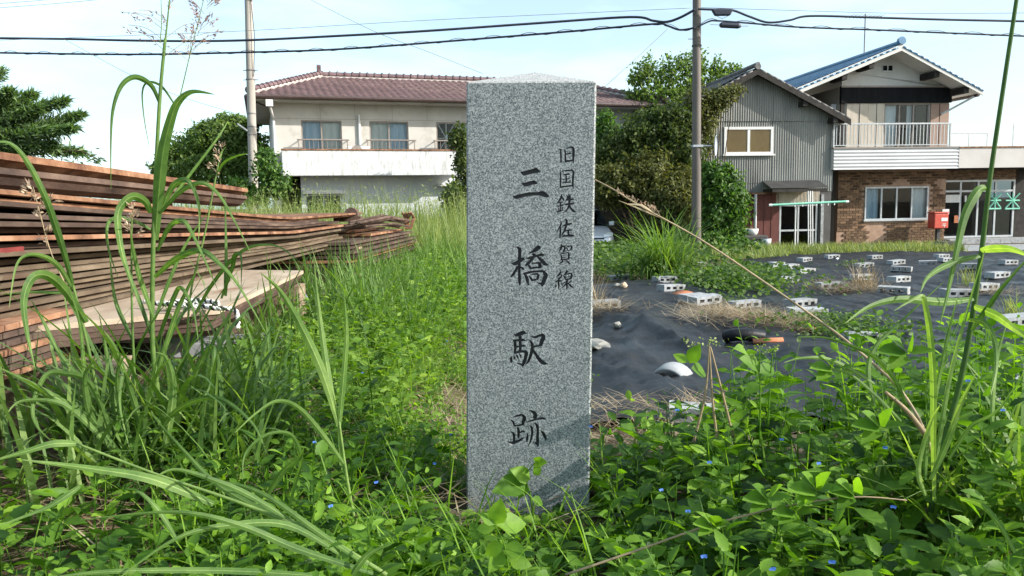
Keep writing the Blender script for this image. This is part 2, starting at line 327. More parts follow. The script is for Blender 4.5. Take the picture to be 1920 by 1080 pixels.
leafmat('leaf_ground', (.04, .1, .014), (.12, .235, .03), (.24, .37, .065), .45, tcol=(1.7, 1.75, .4))
leafmat('leaf_grass', (.05, .11, .028), (.115, .21, .055), (.27, .38, .14), .4, tcol=(1.6, 1.75, .4))
leafmat('leaf_grass_far', (.1, .15, .05), (.19, .255, .085), (.33, .37, .16), .4, tcol=(1.35, 1.4, .6))
leafmat('leaf_dry', (.16, .12, .07), (.32, .25, .16), (.5, .42, .3), .25, tcol=(1.2, 1.1, .8))
leafmat('leaf_dark', (.03, .052, .016), (.065, .095, .028), (.13, .165, .05), .36)
leafmat('leaf_conifer', (.045, .085, .04), (.1, .17, .075), (.19, .28, .12), .4)
leafmat('leaf_olive', (.045, .055, .018), (.1, .12, .036), (.2, .21, .075), .36, tcol=(1.4, 1.35, .55))
leafmat('leaf_bright', (.022, .06, .014), (.06, .13, .028), (.15, .25, .06), .36)
leafmat('leaf_tree', (.055, .095, .025), (.12, .185, .05), (.22, .3, .095), .42)
leafmat('leaf_creeper', (.025, .06, .014), (.065, .125, .03), (.15, .22, .07), .36)
leafmat('petal_blue', (.05, .14, .5), (.08, .2, .65), (.15, .3, .75), .3, tcol=(1, 1, 1))
leafmat('seed_pale', (.28, .2, .14), (.42, .32, .24), (.55, .45, .36), .3, tcol=(1.1, 1, .9))
leafmat('seed_purple', (.2, .1, .1), (.34, .19, .18), (.5, .36, .3), .3, tcol=(1.1, 1, .9))
leafmat('bud_green', (.14, .2, .06), (.26, .32, .12), (.42, .46, .22), .25)
M['glass'] = glassmat('glass'); M['glass_dark'] = glassmat('glass_dark', (.45, .5, .52))
# ================================================================ ground
def grid_mesh(name, xs, ys, zf, m):
    X, Y = np.meshgrid(xs, ys); Z = zf(X, Y); V = np.stack([X, Y, Z], -1).reshape(-1, 3)
    a, b = len(ys), len(xs); i = np.arange(a-1)[:, None]*b+np.arange(b-1)[None]
    F = np.stack([i, i+1, i+b+1, i+b], -1).reshape(-1, 4)
    return np_mesh(name, V, [F], None, m)
xs = np.unique(np.concatenate([np.linspace(-300, -12, 13), np.linspace(-12, 14, 131), np.linspace(14, 300, 13)]))
ys = np.unique(np.concatenate([np.linspace(-30, -2, 6), np.linspace(-2, 12, 141), np.linspace(12, 34, 45), np.linspace(34, 600, 12)]))
def gnd(X, Y):
    nz = .015*np.sin(X*9.1+np.sin(Y*7)*1.7)*np.sin(Y*8.3+np.cos(X*5)*1.3)
    return ground(X, Y)+nz*np.clip(1-Y/25, 0, 1)
gob = link('ground', grid_mesh('ground', xs, ys, gnd, M['soil'])); gob['kind'] = 'structure'; gob['label'] = 'brown soil of the overgrown lot'

# black weed-control sheet with folds and overlapping strips
def on_sheet(x, y):
    """1 inside the sheet's outline"""
    left = lin(y, [2.9, 3.3, 5, 8, 10.5, 11.6, 14, 17, 19, 22], [.25, .12, .2, .45, .9, 1.3, 3.6, 5.0, 5.6, 6.6])
    return (x > left) & (y > lin(x, [0, 1, 2.5, 5], [3.05, 2.95, 2.75, 2.6])) & (y < lin(x, [0, 4, 9, 20], [11.4, 18.5, 22.5, 22.5])) & (x < 17)
def sheet_h(X, Y):
    s = X*.8-Y*.6                                     # folds run away to the left
    big = .035*np.maximum(0, np.sin(s*2.6+1.2*np.sin(Y*.9)))**3
    fine = .012*(1-np.abs(np.sin(s*7.5+2*np.sin(X*1.3+Y*.7))))**3
    lo = .02*np.sin(X*1.1+2)*np.sin(Y*.83+1)
    hump = .085*np.exp(-((X-1.05)/.34)**2-((Y-6.6)/1.5)**2)+.08*np.exp(-((X-1.75)/.5)**2-((Y-6.3)/.5)**2)+.07*np.exp(-((X-.6)/.2)**2-((Y-5.0)/1.3)**2)
    strip = .014*((X*.97+Y*.1) % 1.02 < .12)          # strips of the fabric overlap by a hand
    wr = .02*np.sin(X*6.5+Y*1.5+3*np.sin(Y*.6))*np.exp(-((X-1.3)/1.3)**2-((Y-6)/2.2)**2)
    far = .035*np.maximum(0, np.sin(Y*3.4+np.sin(X*.9)*1.8+.5*np.sin(X*2.7)))**2*np.clip((Y-7)/4, 0, 1)
    crease = .03*(1-np.abs(np.sin(X*3.1+Y*1.9+1.5*np.sin(Y*1.1)+np.sin(X*2.2))))**5+.022*(1-np.abs(np.sin(X*5.3-Y*1.2+2*np.sin(X*1.7))))**6
    win = np.exp(-((X-1.0)/.95)**2-((Y-5.8)/2.6)**2)
    fold = win*(.05*(1-np.abs(np.sin(X*4.2+.42*Y+.5*np.sin(Y*.9))))**4+.028*(1-np.abs(np.sin(X*9.5-.3*Y+1.1*np.sin(Y*1.3))))**4)
    return ground(X, Y)+.045+fold+big+fine+lo+hump+strip+wr*1.5+far+crease
xs = np.concatenate([np.linspace(.05, 6, 190), np.linspace(6.06, 17, 120)]); ys = np.concatenate([np.linspace(2.6, 11, 230), np.linspace(11.08, 22.6, 120)])
X, Y = np.meshgrid(xs, ys); Z = sheet_h(X, Y); V = np.stack([X, Y, Z], -1).reshape(-1, 3); ok = on_sheet(X, Y)
b2 = len(xs); i = np.arange(len(ys)-1)[:, None]*b2+np.arange(len(xs)-1)[None]; keep = ok[:-1, :-1] & ok[1:, 1:] & ok[:-1, 1:] & ok[1:, :-1]
F = np.stack([i, i+1, i+b2+1, i+b2], -1)[keep]; used, inv = np.unique(F, return_inverse=True)
so = link('weed_control_sheet', np_mesh('weed_control_sheet', V[used], [inv.reshape(F.shape)], None, M['weed_sheet']))
tag(so, 'black woven weed control sheet wrinkled over the open lot', 'weed sheet')
def surf(x, y):
    return float(sheet_h(np.array(x), np.array(y))) if on_sheet(np.array(x), np.array(y)) else gz(x, y)
def GS(px, py):
    d = ray(px, py); t = 1.0
    for _ in range(4000):
        p = CAM+d*t
        if p.z <= surf(p.x, p.y): break
        t *= 1.003
    return p

# ================================================================ stone monument
PW, PH, PB = .291, 1.10, -.83
mon = thing('stone_monument', 'speckled grey granite post with black engraved Japanese lettering among the weeds', 'monument', (.0255, 1.80, PB+CZ), math.radians(-5))
mon.rotation_euler = (0, .0222, math.radians(-5))
MW = Matrix.Translation(mon.location) @ mon.rotation_euler.to_matrix().to_4x4(); MI = MW.inverted()
def mon_xy(px, py):
    o = MI @ CAM; d = MI.to_3x3() @ ray(px, py); t = -o.y/d.y; p = o+d*t; return p.x, p.z
hw = PW/2; c_ = .004
top_z = mon_xy(990, 156)[1]; apex_z = top_z+.047
bm = bmesh.new()
ring = [(-hw+c_, 0), (hw-c_, 0), (hw, c_), (hw, PW-c_), (hw-c_, PW), (-hw+c_, PW), (-hw, PW-c_), (-hw, c_)]
lv = [[bm.verts.new((x, y, z)) for x, y in ring] for z in (0, top_z)]
for k in range(8): bm.faces.new((lv[0][k], lv[0][(k+1) % 8], lv[1][(k+1) % 8], lv[1][k]))
bm.faces.new(list(reversed(lv[0]))); bm.faces.new(lv[1])
bmesh.ops.recalc_face_normals(bm, faces=bm.faces)
body_me = bpy.data.meshes.new('shaft'); bm.to_mesh(body_me); bm.free(); body_me.materials.append(M['granite'])
shaft = link('shaft', body_me, mon)
cap = MB(); r0 = [(x*.999, hw+(y-hw)*.999, top_z+.0004) for x, y in ring]; r1 = [(x*.985, hw+(y-hw)*.985, top_z+.004) for x, y in ring]
cap.add(r0+r1+[(0, hw, apex_z)], [(k, (k+1) % 8, 8+(k+1) % 8, 8+k) for k in range(8)]+[(8+k, 8+(k+1) % 8, 16) for k in range(8)]+[tuple(reversed(range(8)))])
cap.build('pyramid_top', M['granite_rough'], mon)
CH = {
 'san': (940, 300, 10.8, [], [[(378,242),(500,215),(600,188),(685,160),(720,162),(770,205),(797,240),(740,258),(600,283),(470,320),(420,300)],
   [(402,470),(520,445),(600,425),(650,408),(680,415),(735,475),(710,492),(640,500),(530,535),(460,535),(425,505)],
   [(225,728),(330,705),(450,675),(560,652),(720,650),(845,625),(900,655),(955,705),(978,740),(930,758),(850,748),(780,720),(650,722),(520,740),(420,760),(290,795),(250,770)]]),
 'hashi': (945, 450, 11.368, [[(245,140,12),(325,190,75),(335,300,75),(325,450,70),(325,650,60),(330,850,68),(335,975,30)],[(150,500,15),(220,510,80),(310,465,85),(400,405,75),(440,425,20)],
   [(300,560,70),(240,660,55),(180,750,50),(135,785,15)],[(350,570,30),(400,610,55),(425,640,25)],[(770,190,45),(735,160,95),(690,200,95),(600,255,50),(510,292,10)],[(600,290,50),(640,320,60),(690,340,50)],
   [(465,390,18),(550,385,60),(700,338,50),(800,315,60),(855,330,30)],[(620,380,60),(560,450,60),(490,520,60),(440,550,15)],[(710,350,45),(790,430,75),(870,510,78),(945,530,20)],
   [(505,510,25),(545,570,55),(575,620,40)],[(580,500,25),(680,492,38),(750,485,45)],[(755,475,60),(765,560,85),(745,605,35)],[(560,608,42),(650,592,42),(740,588,40)],
   [(400,715,20),(480,705,50),(600,680,45),(720,668,45),(830,668,60)],[(825,655,45),(885,745,95),(860,840,90),(825,930,85),(805,995,25)],[(700,910,12),(760,925,45),(815,955,60)],[(420,720,30),(480,790,70),(500,880,65),(522,970,25)],
   [(522,765,15),(570,815,50),(605,885,38)],[(585,740,25),(660,725,35),(730,728,45)],[(735,725,45),(718,800,60),(705,855,45)],[(590,862,45),(690,845,42)]], []),
 'eki': (945, 610, 12.0, [[(200,215,12),(280,225,80),(380,185,100),(440,165,85),(500,195,18)],[(185,315,14),(240,370,65),(250,480,65),(245,600,60),(228,650,25)],[(365,240,80),(360,350,70),(365,480,70),(360,590,60)],
   [(220,345,40),(340,340,60),(430,330,62),(482,350,18)],[(250,490,50),(360,475,50),(440,460,50),(497,468,20)],[(230,630,50),(320,602,60),(420,590,60),(500,600,55)],[(455,575,60),(500,630,90),(480,740,75),(440,860,75),(412,940,20)],
   [(275,850,10),(350,872,50),(425,895,70)],[(160,695,25),(160,770,58),(160,850,28)],[(222,690,18),(240,735,45),(248,782,18)],[(268,655,18),(300,705,45),(322,770,18)],[(338,635,18),(368,682,40),(375,742,18)],
   [(598,248,12),(680,272,58),(780,238,60),(860,215,65)],[(845,195,50),(888,260,92),(852,360,92),(815,465,72)],[(660,482,60),(740,468,45),(845,452,40)],[(568,328,18),(620,390,60),(640,480,75),(622,580,70),(592,700,65),(542,820,50),(480,890,12)],
   [(650,560,60),(712,650,65),(792,770,90),(880,850,90),(990,868,15)]], []),
 'ato': (940, 755, 11.37, [[(240,318,12),(320,288,45),(430,262,45)],[(430,250,35),(490,320,85),(470,400,72),(458,465,60)],[(172,355,12),(240,400,45),(270,470,50),(295,515,38)],[(270,500,40),(370,487,45),(480,465,40)],
   [(335,520,25),(365,590,62),(365,760,45)],[(380,637,30),(440,622,45),(502,622,28)],[(205,625,18),(262,670,60),(272,780,55),(260,850,40)],[(132,832,12),(230,862,78),(350,822,55),(430,782,45),(492,738,12)],
   [(593,165,12),(685,210,80),(722,270,88),(700,350,90)],[(512,430,18),(620,392,45),(760,357,42),(870,335,58),(955,368,16)],[(588,485,12),(642,530,50),(657,640,50),(632,780,45),(578,920,10)],
   [(700,425,15),(760,490,68),(777,600,55),(770,760,62),(772,880,60),(785,955,15)],[(678,850,12),(740,875,45),(780,905,48)],[(832,592,12),(890,650,65),(932,740,66),(952,815,12)],[(540,635,12),(562,690,35),(550,770,52),(540,845,15)]], []),
 'kyu': (1030, 265, 12.0, [[(215,160,12),(255,200,36),(260,330,36),(262,480,40)],[(318,178,12),(355,220,36),(360,340,34),(360,475,40)],[(375,158,18),(440,142,26),(530,130,36)],[(525,120,35),(545,200,55),(540,350,52),(540,500,20)],[(365,290,26),(420,282,32),(488,270,30)],[(350,452,46),(450,438,42),(540,428,32)]], []),
 'koku': (1030, 265, 12.0, [[(230,660,12),(252,720,32),(252,880,34),(250,1050,38)],[(275,672,18),(400,658,30),(520,648,32)],[(515,640,28),(540,700,42),(530,850,46),(530,1000,42),(540,1072,12)],[(245,1032,36),(380,1012,40),(530,995,36)],[(298,752,16),(380,742,35),(458,736,40)],[(375,760,32),(380,850,36),(375,925,36)],[(303,857,18),(380,847,26),(457,837,26)],[(292,937,22),(380,922,32),(487,917,30)],[(452,868,8),(470,880,18),(490,890,12)]], []),
 'tetsu': (1030, 355, 10.8, [[(238,98,15),(245,150,42),(200,230,36),(142,298,10)],[(250,150,25),(275,190,36),(302,238,14)],[(182,272,18),(225,268,26),(272,258,20)],[(163,352,18),(215,332,30),(292,312,22)],[(225,270,26),(225,350,26),(220,440,24)],[(173,378,10),(190,400,24),(190,428,12)],[(282,352,14),(265,385,26),(255,412,12)],[(142,462,22),(200,442,36),(288,420,14)],
   [(342,118,10),(375,160,36),(345,220,30),(308,262,8)],[(360,217,25),(430,207,36),(498,200,34)],[(308,317,14),(380,302,42),(505,286,28)],[(382,98,12),(410,150,50),(405,260,46),(390,350,36),(340,430,26),(285,472,6)],[(405,320,30),(440,390,42),(490,440,52),(548,462,12)]], []),
 'sa': (1030, 355, 10.8, [[(218,638,12),(240,690,36),(200,780,30),(138,882,8)],[(225,760,30),(222,880,36),(214,990,28)],[(258,747,18),(350,717,42),(458,690,34)],[(318,592,12),(350,640,46),(340,740,42),(300,850,36),(242,940,18)],[(318,852,18),(380,832,32),(458,822,30)],[(385,835,36),(390,930,36)],[(248,952,22),(370,942,42),(470,937,42),(508,952,12)]], []),
 'ga': (1030, 450, 10.8, [[(233,78,12),(245,120,36),(235,180,36),(178,258,8)],[(188,167,18),(250,142,26),(310,122,30)],[(310,115,28),(312,170,36),(292,230,30),(268,242,10)],[(343,148,12),(360,180,26),(376,218,20)],[(350,140,20),(400,127,26),(455,122,26)],[(455,118,24),(450,160,36),(440,198,20)],[(370,212,20),(442,200,24)],[(228,283,12),(245,330,28),(245,395,26)],[(228,285,18),(310,267,24),(390,257,28)],[(390,253,28),(395,320,36),(390,395,30)],[(258,317,12),(320,307,18),(352,304,10)],[(258,357,12),(320,347,18),(357,343,10)],[(212,407,18),(300,397,26),(402,387,18)],[(275,410,30),(250,450,32),(198,488,8)],[(328,413,10),(375,445,36),(428,492,18)]], []),
 'sen': (1030, 450, 10.8, [[(218,618,12),(225,660,36),(190,710,36),(133,757,10)],[(242,690,22),(242,735,32),(195,790,34),(160,832,12)],[(150,760,14),(185,780,26),(200,800,14)],[(118,852,24),(180,832,42),(257,827,28)],[(185,840,36),(190,920,36),(190,992,22)],[(130,888,12),(135,930,32),(118,968,12)],[(235,858,12),(255,900,32),(267,933,12)],[(348,608,12),(360,640,36),(322,680,30),(298,704,10)],[(278,718,12),(310,750,32),(322,803,24)],[(290,715,18),(370,687,24),(440,672,30)],[(440,663,26),(452,720,46),(430,797,34)],[(320,760,12),(380,747,20),(412,740,10)],[(310,800,24),(380,792,26),(440,782,24)],[(360,800,36),(355,900,40),(355,1002,26)],[(268,880,10),(320,867,26),(332,890,22),(290,940,24),(248,972,8)],[(455,818,28),(420,850,26),(383,872,12)],[(378,868,16),(430,930,42),(493,972,10)]], []),
}
LBL = {'san': 'large engraved character for three, at the top', 'hashi': 'large engraved character for bridge', 'eki': 'large engraved character for station', 'ato': 'large engraved character for site, at the bottom',
       'kyu': 'small engraved character, first of the right column', 'koku': 'small engraved character, second of the right column', 'tetsu': 'small engraved character, third of the right column', 'sa': 'small engraved character, fourth of the right column', 'ga': 'small engraved character, fifth of the right column', 'sen': 'small engraved character, last of the right column'}
cut = MB()
for key, (x0, y0, sc, strokes, polys) in CH.items():
    outl = [[mon_xy(x0+x/sc, y0+y/sc) for x, y in p] for p in polys]; rib = []
    for st in strokes:
        pts = spline([(x, y, w) for x, y, w in st], 5); L_, R_ = [], []
        for i_, p in enumerate(pts):
            t = pts[min(i_+1, len(pts)-1)]-pts[max(i_-1, 0)]; nx, ny = -t.y, t.x; ll = math.hypot(nx, ny) or 1; w = max(p.z, 6)*.5
            L_.append(mon_xy(x0+(p.x+nx/ll*w)/sc, y0+(p.y+ny/ll*w)/sc)); R_.append(mon_xy(x0+(p.x-nx/ll*w)/sc, y0+(p.y-ny/ll*w)/sc))
        rib.append((L_, R_))
    ch = MB(); k = 0
    for o in outl:
        cut.prism([(a, b) for a, b in o], 'y', -.004, .0072); yy = .0064-k*2e-5; ch.add([(a, yy, b) for a, b in o], [tuple(range(len(o)))]); k += 1
    for L_, R_ in rib:
        n_ = len(L_); yy = .0064-k*2e-5; k += 1
        ch.add([(a, yy, b) for a, b in L_]+[(a, yy, b) for a, b in R_], [(j, j+1, n_+j+1, n_+j) for j in range(n_-1)])
        vs = [(a, y, b) for y in (-.004, .0072) for a, b in L_+R_]; m_ = 2*n_
        fs = [(j, j+1, n_+j+1, n_+j) for j in range(n_-1)]+[(m_+n_+j, m_+n_+j+1, m_+j+1, m_+j) for j in range(n_-1)]
        loop = list(range(n_))+list(range(2*n_-1, n_-1, -1))
        fs += [(loop[q], loop[(q+1) % m_], m_+loop[(q+1) % m_], m_+loop[q]) for q in range(m_)]
        cut.add(vs, fs)
    me = ch.mesh('character', M['ink'])
    c = link('character', me, mon); c['label'] = LBL[key]
# engrave the strokes into the shaft
cme = cut.mesh('cutter', M['ink']); co = bpy.data.objects.new('cutter', cme); COL.objects.link(co); co.parent = mon
bo = shaft.modifiers.new('engrave', 'BOOLEAN'); bo.operation = 'DIFFERENCE'; bo.solver = 'EXACT'; bo.use_self = True; bo.object = co
bpy.context.view_layer.update(); dg = bpy.context.evaluated_depsgraph_get()
newme = bpy.data.meshes.new_from_object(shaft.evaluated_get(dg)); shaft.modifiers.clear()
if len(newme.polygons) > 60:
    newme.materials.clear(); newme.materials.append(M['granite']); newme.polygons.foreach_set('material_index', [0]*len(newme.polygons)); shaft.data = newme
bpy.data.objects.remove(co)

# ================================================================ buildings: shared builders
def wall_holes(mb, u0, u1, z0, z1, holes, v0, v1, m=0):
    zs = sorted({z0, z1, *[h[2] for h in holes], *[h[3] for h in holes]})
    for a, b in zip(zs, zs[1:]):
        if b <= z0 or a >= z1: continue
        cuts = sorted((h[0], h[1]) for h in holes if h[2] <= a+1e-6 and h[3] >= b-1e-6); x = u0
        for c0, c1 in cuts:
            if c0 > x: mb.box(x, c0, v0, v1, a, b, m)
            x = max(x, c1)
        if x < u1: mb.box(x, u1, v0, v1, a, b, m)
def curtain(parent, u0, u1, z0, z1, v, m):
    mb = MB(); n = max(6, int((u1-u0)/.07)); pts = [(u0+(u1-u0)*i/n, v+.03*math.sin(i*1.9)+.012*math.sin(i*.7)) for i in range(n+1)]
    mb.add([(a, b, z) for z in (z0, z1) for a, b in pts], [(i, i+1, n+2+i, n+1+i) for i in range(n)]); return mb.build('curtain', m, parent, smooth=True)
def window(root, u0, u1, z0, z1, v, n, fm, glass='glass', curtains=(), bar=.05, sill=True, room=.5, transom=None, name='window'):
    f = MB(); d0, d1 = v-.02, v+.06
    f.box(u0, u1, d0, d1, z1-bar, z1); f.box(u0, u1, d0, d1, z0, z0+bar); f.box(u0, u0+bar, d0, d1, z0+bar, z1-bar); f.box(u1-bar, u1, d0, d1, z0+bar, z1-bar)
    w = (u1-u0-2*bar)/n
    for i in range(1, n): x = u0+bar+w*i; f.box(x-bar*.5, x+bar*.5, d0+.012, d1-.01, z0+bar, z1-bar)
    if transom: f.box(u0+bar, u1-bar, d0+.008, d1-.012, transom-bar*.5, transom+bar*.5)
    if sill: f.box(u0-.05, u1+.05, v-.07, v-.022, z0-.04, z0+.012)
    o = f.build(name, fm, root)
    for i in range(n):
        a = u0+bar+w*i+(bar*.5 if i else 0); b = u0+bar+w*(i+1)-(bar*.5 if i < n-1 else 0)
        for q0, q1 in ([(z0+bar, z1-bar)] if not transom else [(z0+bar, transom-bar*.5), (transom+bar*.5, z1-bar)]):
            MB().box(a, b, v+.018+.012*(i % 2), v+.022+.012*(i % 2), q0, q1).build('pane', M[glass], o)
    for c0, c1, cm in curtains: curtain(o, u0+(u1-u0)*c0, u0+(u1-u0)*c1, z0+.02, z1-.02, v+.14, M[cm])
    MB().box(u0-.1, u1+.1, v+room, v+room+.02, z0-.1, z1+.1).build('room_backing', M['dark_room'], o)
    return o
def tile_geo(w, l, h=.035, seg=6):
    mb = MB(); prof = [(w*(-.5+i/seg*1.04), h*(.5+.5*math.sin(2*math.pi*(i/seg)-.6))) for i in range(seg+1)]
    f = [(x, -.02, z+.03) for x, z in prof]; b = [(x, l, z*.9+.004) for x, z in prof]; lo = [(x, -.018, z+.006) for x, z in prof]; n = seg+1
    mb.add(f+b+lo, [(i, i+1, n+i+1, n+i) for i in range(seg)]+[(2*n+i, 2*n+i+1, i+1, i) for i in range(seg)]); return mb
def tile_roof(part, org, ex, ey, rows, span, tw, tl, m, mfield, limit=300, order=None):
    """tiles on one slope; span(row) -> (s0, s1) along ex"""
    ex, ey = Vector(ex).normalized(), Vector(ey).normalized(); ez = ex.cross(ey); g = tile_geo(tw, tl*1.12); me = g.mesh('tile', m, True)
    B = Matrix((ex, ey, ez)).transposed().to_4x4(); spots = []
    for r in range(rows):
        s0, s1 = span(r); k0 = math.ceil((s0+tw*.3)/tw); k1 = math.floor((s1-tw*.3)/tw)
        for k in range(k0, k1+1): spots.append((r, k*tw))
    if order: spots.sort(key=order)
    V, F = [], []; gv = np.array(g.v); gf = np.array(g.f)
    for i_, (r, s) in enumerate(spots):
        T = Matrix.Translation(Vector(org)+ex*s+ey*(r*tl)+ez*(.004*random.random())) @ B @ Matrix.Rotation(random.uniform(-.02, .02), 4, 'Z')
        if i_ < limit:
            o = link('tile', me, part); o.matrix_local = T
        else:
            A = np.array(T); V.append(gv @ A[:3, :3].T+A[:3, 3]); F.append(gf+len(gv)*(len(V)-1))
    if V:
        o = link('tiles', np_mesh('tiles', np.concatenate(V), [np.concatenate(F)], None, mfield), part); o['kind'] = 'stuff'

# ================================================================ left house
H = Fr(511, 250, 28.5, 17.5)
lh = thing('two_storey_house', 'cream two-storey house with purplish tiled hip roof and long white balcony', 'house', H.O, H.a)
uR = H.u(1205, 230); ze = H.z(484, 178, -.75); zw = ze-.16
zbt = H.z(530, 281.5, -1.05); zbb = H.z(530, 329.5, -1.05); ub0 = H.u(529, 300, -1.05); ub1 = H.u(862, 300, -1.05)
w1 = (H.u(565, 250), H.u(641, 250)); w2 = (H.u(693, 250), H.u(766, 250)); w3 = (H.u(818, 250), H.u(893, 250))
wt = H.z(600, 225.5); wb = zbb+.62
g1 = (H.u(572, 350), H.u(640, 350)); gz1 = H.z(600, 352); g3 = (H.u(832, 350), H.u(900, 350))
wall = MB(); holes2 = [(w1[0], w1[1], wb, wt), (w2[0], w2[1], wb, wt), (w3[0], w3[1], wb, wt)]
wall_holes(wall, 0, uR, zbb+.1, zw, holes2, 0, .2); wall.build('upper_wall', M['cream_wall'], lh)
low = MB(); wall_holes(low, .9, uR-.002, 0, zbb+.1, [(g1[0], g1[1], 1.0, gz1-.25), (g3[0], g3[1], .9, H.z(860, 351))], .003, .2); low.build('lower_wall', M['white_wall'], lh)
core = MB(); core.box(.002, uR, 7.9, 8.1, 0, zw); core.box(.002, .2, .2, 7.9, 0, zw); core.box(uR-.2, uR-.002, .2, 7.9, 0, zw); core.build('rear_wall', M['cream_wall'], lh)
js = MB()
for px in (600, 665, 735, 800): u = H.u(px, 200); js.box(u-.006, u+.006, -.004, .01, H.z(600, 224), zw)
js.box(0, uR, -.004, .01, H.z(540, 222)-.006, H.z(540, 222)+.006); js.build('panel_joint', M['bronze_alu'], lh)
window(lh, *w1, wb, wt, .05, 2, M['bronze_alu'], curtains=[(0, .5, 'curtain_blue'), (.5, 1, 'curtain_grey')], sill=False)['label'] = 'sliding window with blue and grey curtains'
window(lh, *w2, wb, wt, .05, 2, M['bronze_alu'], curtains=[(0, .52, 'curtain_grey'), (.52, 1, 'curtain_blue')], sill=False)
o = window(lh, *w3, wb, wt, .05, 2, M['bronze_alu'], curtains=[(.5, 1, 'curtain_grey')], sill=False)
st = MB(); cx = (w3[0]*.74+w3[1]*.26); cz = (wb+wt)/2+.1; hwid = (w3[1]-w3[0])*.22; hh = (wt-wb)*.42
for a, b in ((hwid, hh), (hwid, -hh), (0, hh), (hwid, 0)): st.tube([(cx-a, .1, cz-b), (cx+a, .1, cz+b)], .022, 4)
st.build('star_lattice', M['white_paint'], o)
window(lh, g1[0], g1[1], 1.0, gz1-.25, .06, 2, M['alu'], sill=False); window(lh, g3[0], g3[1], .9, H.z(860, 351), .06, 2, M['alu'], glass='glass_dark', sill=False)
MB().box(g1[0]-.1, g1[1]+.1, -.35, .003, gz1-.22, gz1-.1).build('window_hood', M['white_paint'], lh)
MB().box(g3[0]-.3, g3[1]+.1, -.4, .003, H.z(860, 349), H.z(860, 345)).build('window_hood', M['white_paint'], lh)
bal = MB(); bal.box(ub0, ub1, -1.05, -.93, zbb, zbt); bal.box(ub0, ub0+.12, -.93, 0, zbb, zbt); bal.box(ub1-.12, ub1, -.93, 0, zbb, zbt); bal.box(ub0+.12, ub1-.12, -.93, 0, zbb+.004, zbb+.16)
balc = bal.build('balcony', M['stained_parapet'], lh, bevel=.01)
MB().box(ub0-.02, ub1+.02, -1.08, -.9, zbt+.001, zbt+.05).build('coping', M['rust_orange'], balc)
for (a, b) in (w1, w2, w3):
    rl = MB(); z_ = H.z(600, 262, -.3); rl.tube([(a-.18, -.3, z_), (b+.22, -.3, z_)], .03, 6)
    for x in (a-.12, b+.16): rl.tube([(x, -.3, wb-.1), (x, -.3, z_)], .02, 5); rl.tube([(x, -.3, z_-.03), (x, 0, z_-.03)], .018, 5)
    n_ = 9
    for i in range(n_): x = a+(b-a)*(i+.5)/n_; rl.tube([(x, -.3, wb-.05), (x, -.3, z_)], .009, 4, caps=False)
    rl.tube([(a-.18, -.3, wb-.06), (b+.22, -.3, wb-.06)], .02, 5); rl.build('window_rail', M['bronze_alu'], lh)
ac = MB(); ua = H.u(652, 275, -.5); ac.box(ua, ua+.78, -.62, -.34, zbt-.4, zbt+.17); a_ = ac.build('air_conditioner', M['white_plastic'], lh, bevel=.02)
MB().tube([(ua+.3, -.625, zbt+.02), (ua+.3, -.632, zbt+.02)], .2, 16).build('fan_grille', M['bronze_alu'], a_)
up = H.u(673, 230); MB().tube([(up, -.05, H.z(673, 216)), (up, -.05, zbb+.2)], .05, 8).build('pipe', M['white_paint'], lh)
# hip roof
dep = 8.1; ov = .75; rise_v = dep/2; tanp = None
vR = rise_v; zr = H.z(640, 146, vR); u_r0 = H.u(603, 146, vR); u_r1 = uR+ov-(u_r0+ov)
e0 = Vector((-ov, -ov, ze)); sl = Vector((0, vR+ov, zr-ze)); L_s = sl.length
roof = MB(); c4 = [(-ov, -ov, ze), (uR+ov, -ov, ze), (uR+ov, dep+ov, ze), (-ov, dep+ov, ze)]; rr = [(u_r0, vR, zr), (u_r1, vR, zr)]
roof.add(c4+rr+[(x, y, z-.1) for x, y, z in c4], [(0, 1, 5, 4), (2, 3, 4, 5), (3, 0, 4), (1, 2, 5), (6, 9, 8, 7), (0, 6, 7, 1), (1, 7, 8, 2), (2, 8, 9, 3), (3, 9, 6, 0)])
rf = roof.build('roof', M['roof_purple_field'], lh)
tl = .235; rows = int(L_s/tl)
def span(r):
    t = r*tl/L_s; return (u_r0+ov)*t, (uR+2*ov)-(u_r0+ov)*t
tile_roof(rf, e0, (1, 0, 0), sl, rows, span, .27, tl, M['roof_purple'], M['roof_purple_field'], 300, order=lambda q: (q[1]+q[0]*.6))
MB().box(.02, uR-.02, -ov+.05, -.0, zw-.002, zw+.05).build('soffit', M['cream_wall'], lh)
s_ = MB(); s_.box(-ov+.05, .02, -ov+.05, dep, zw-.001, zw+.05); s_.build('side_soffit', M['cream_wall'], lh)
gu = MB(); gu.tube([(-ov, -ov-.07, ze-.05), (uR+ov, -ov-.07, ze-.05)], .075, 8); gu.build('gutter', M['gutter_brown'], lh); MB().tube([(-ov-.07, -ov, ze-.05), (-ov-.07, dep+ov, ze-.05)], .075, 8).build('gutter', M['gutter_brown'], lh)
rc = MB(); rc.tube([(u_r0, vR, zr+.09), (u_r1, vR, zr+.09)], .13, 8)
n_ = 34
for i in range(n_): x = u_r0+(u_r1-u_r0)*i/n_; rc.tube([(x, vR, zr+.1), (x+.06, vR, zr+.1)], .16, 8)
rc.build('ridge_cap', M['roof_purple'], rf); MB().box(u_r0, u_r1, vR-.16, vR+.16, zr-.06, zr+.02).build('ridge_mortar', M['mortar_white'], rf)
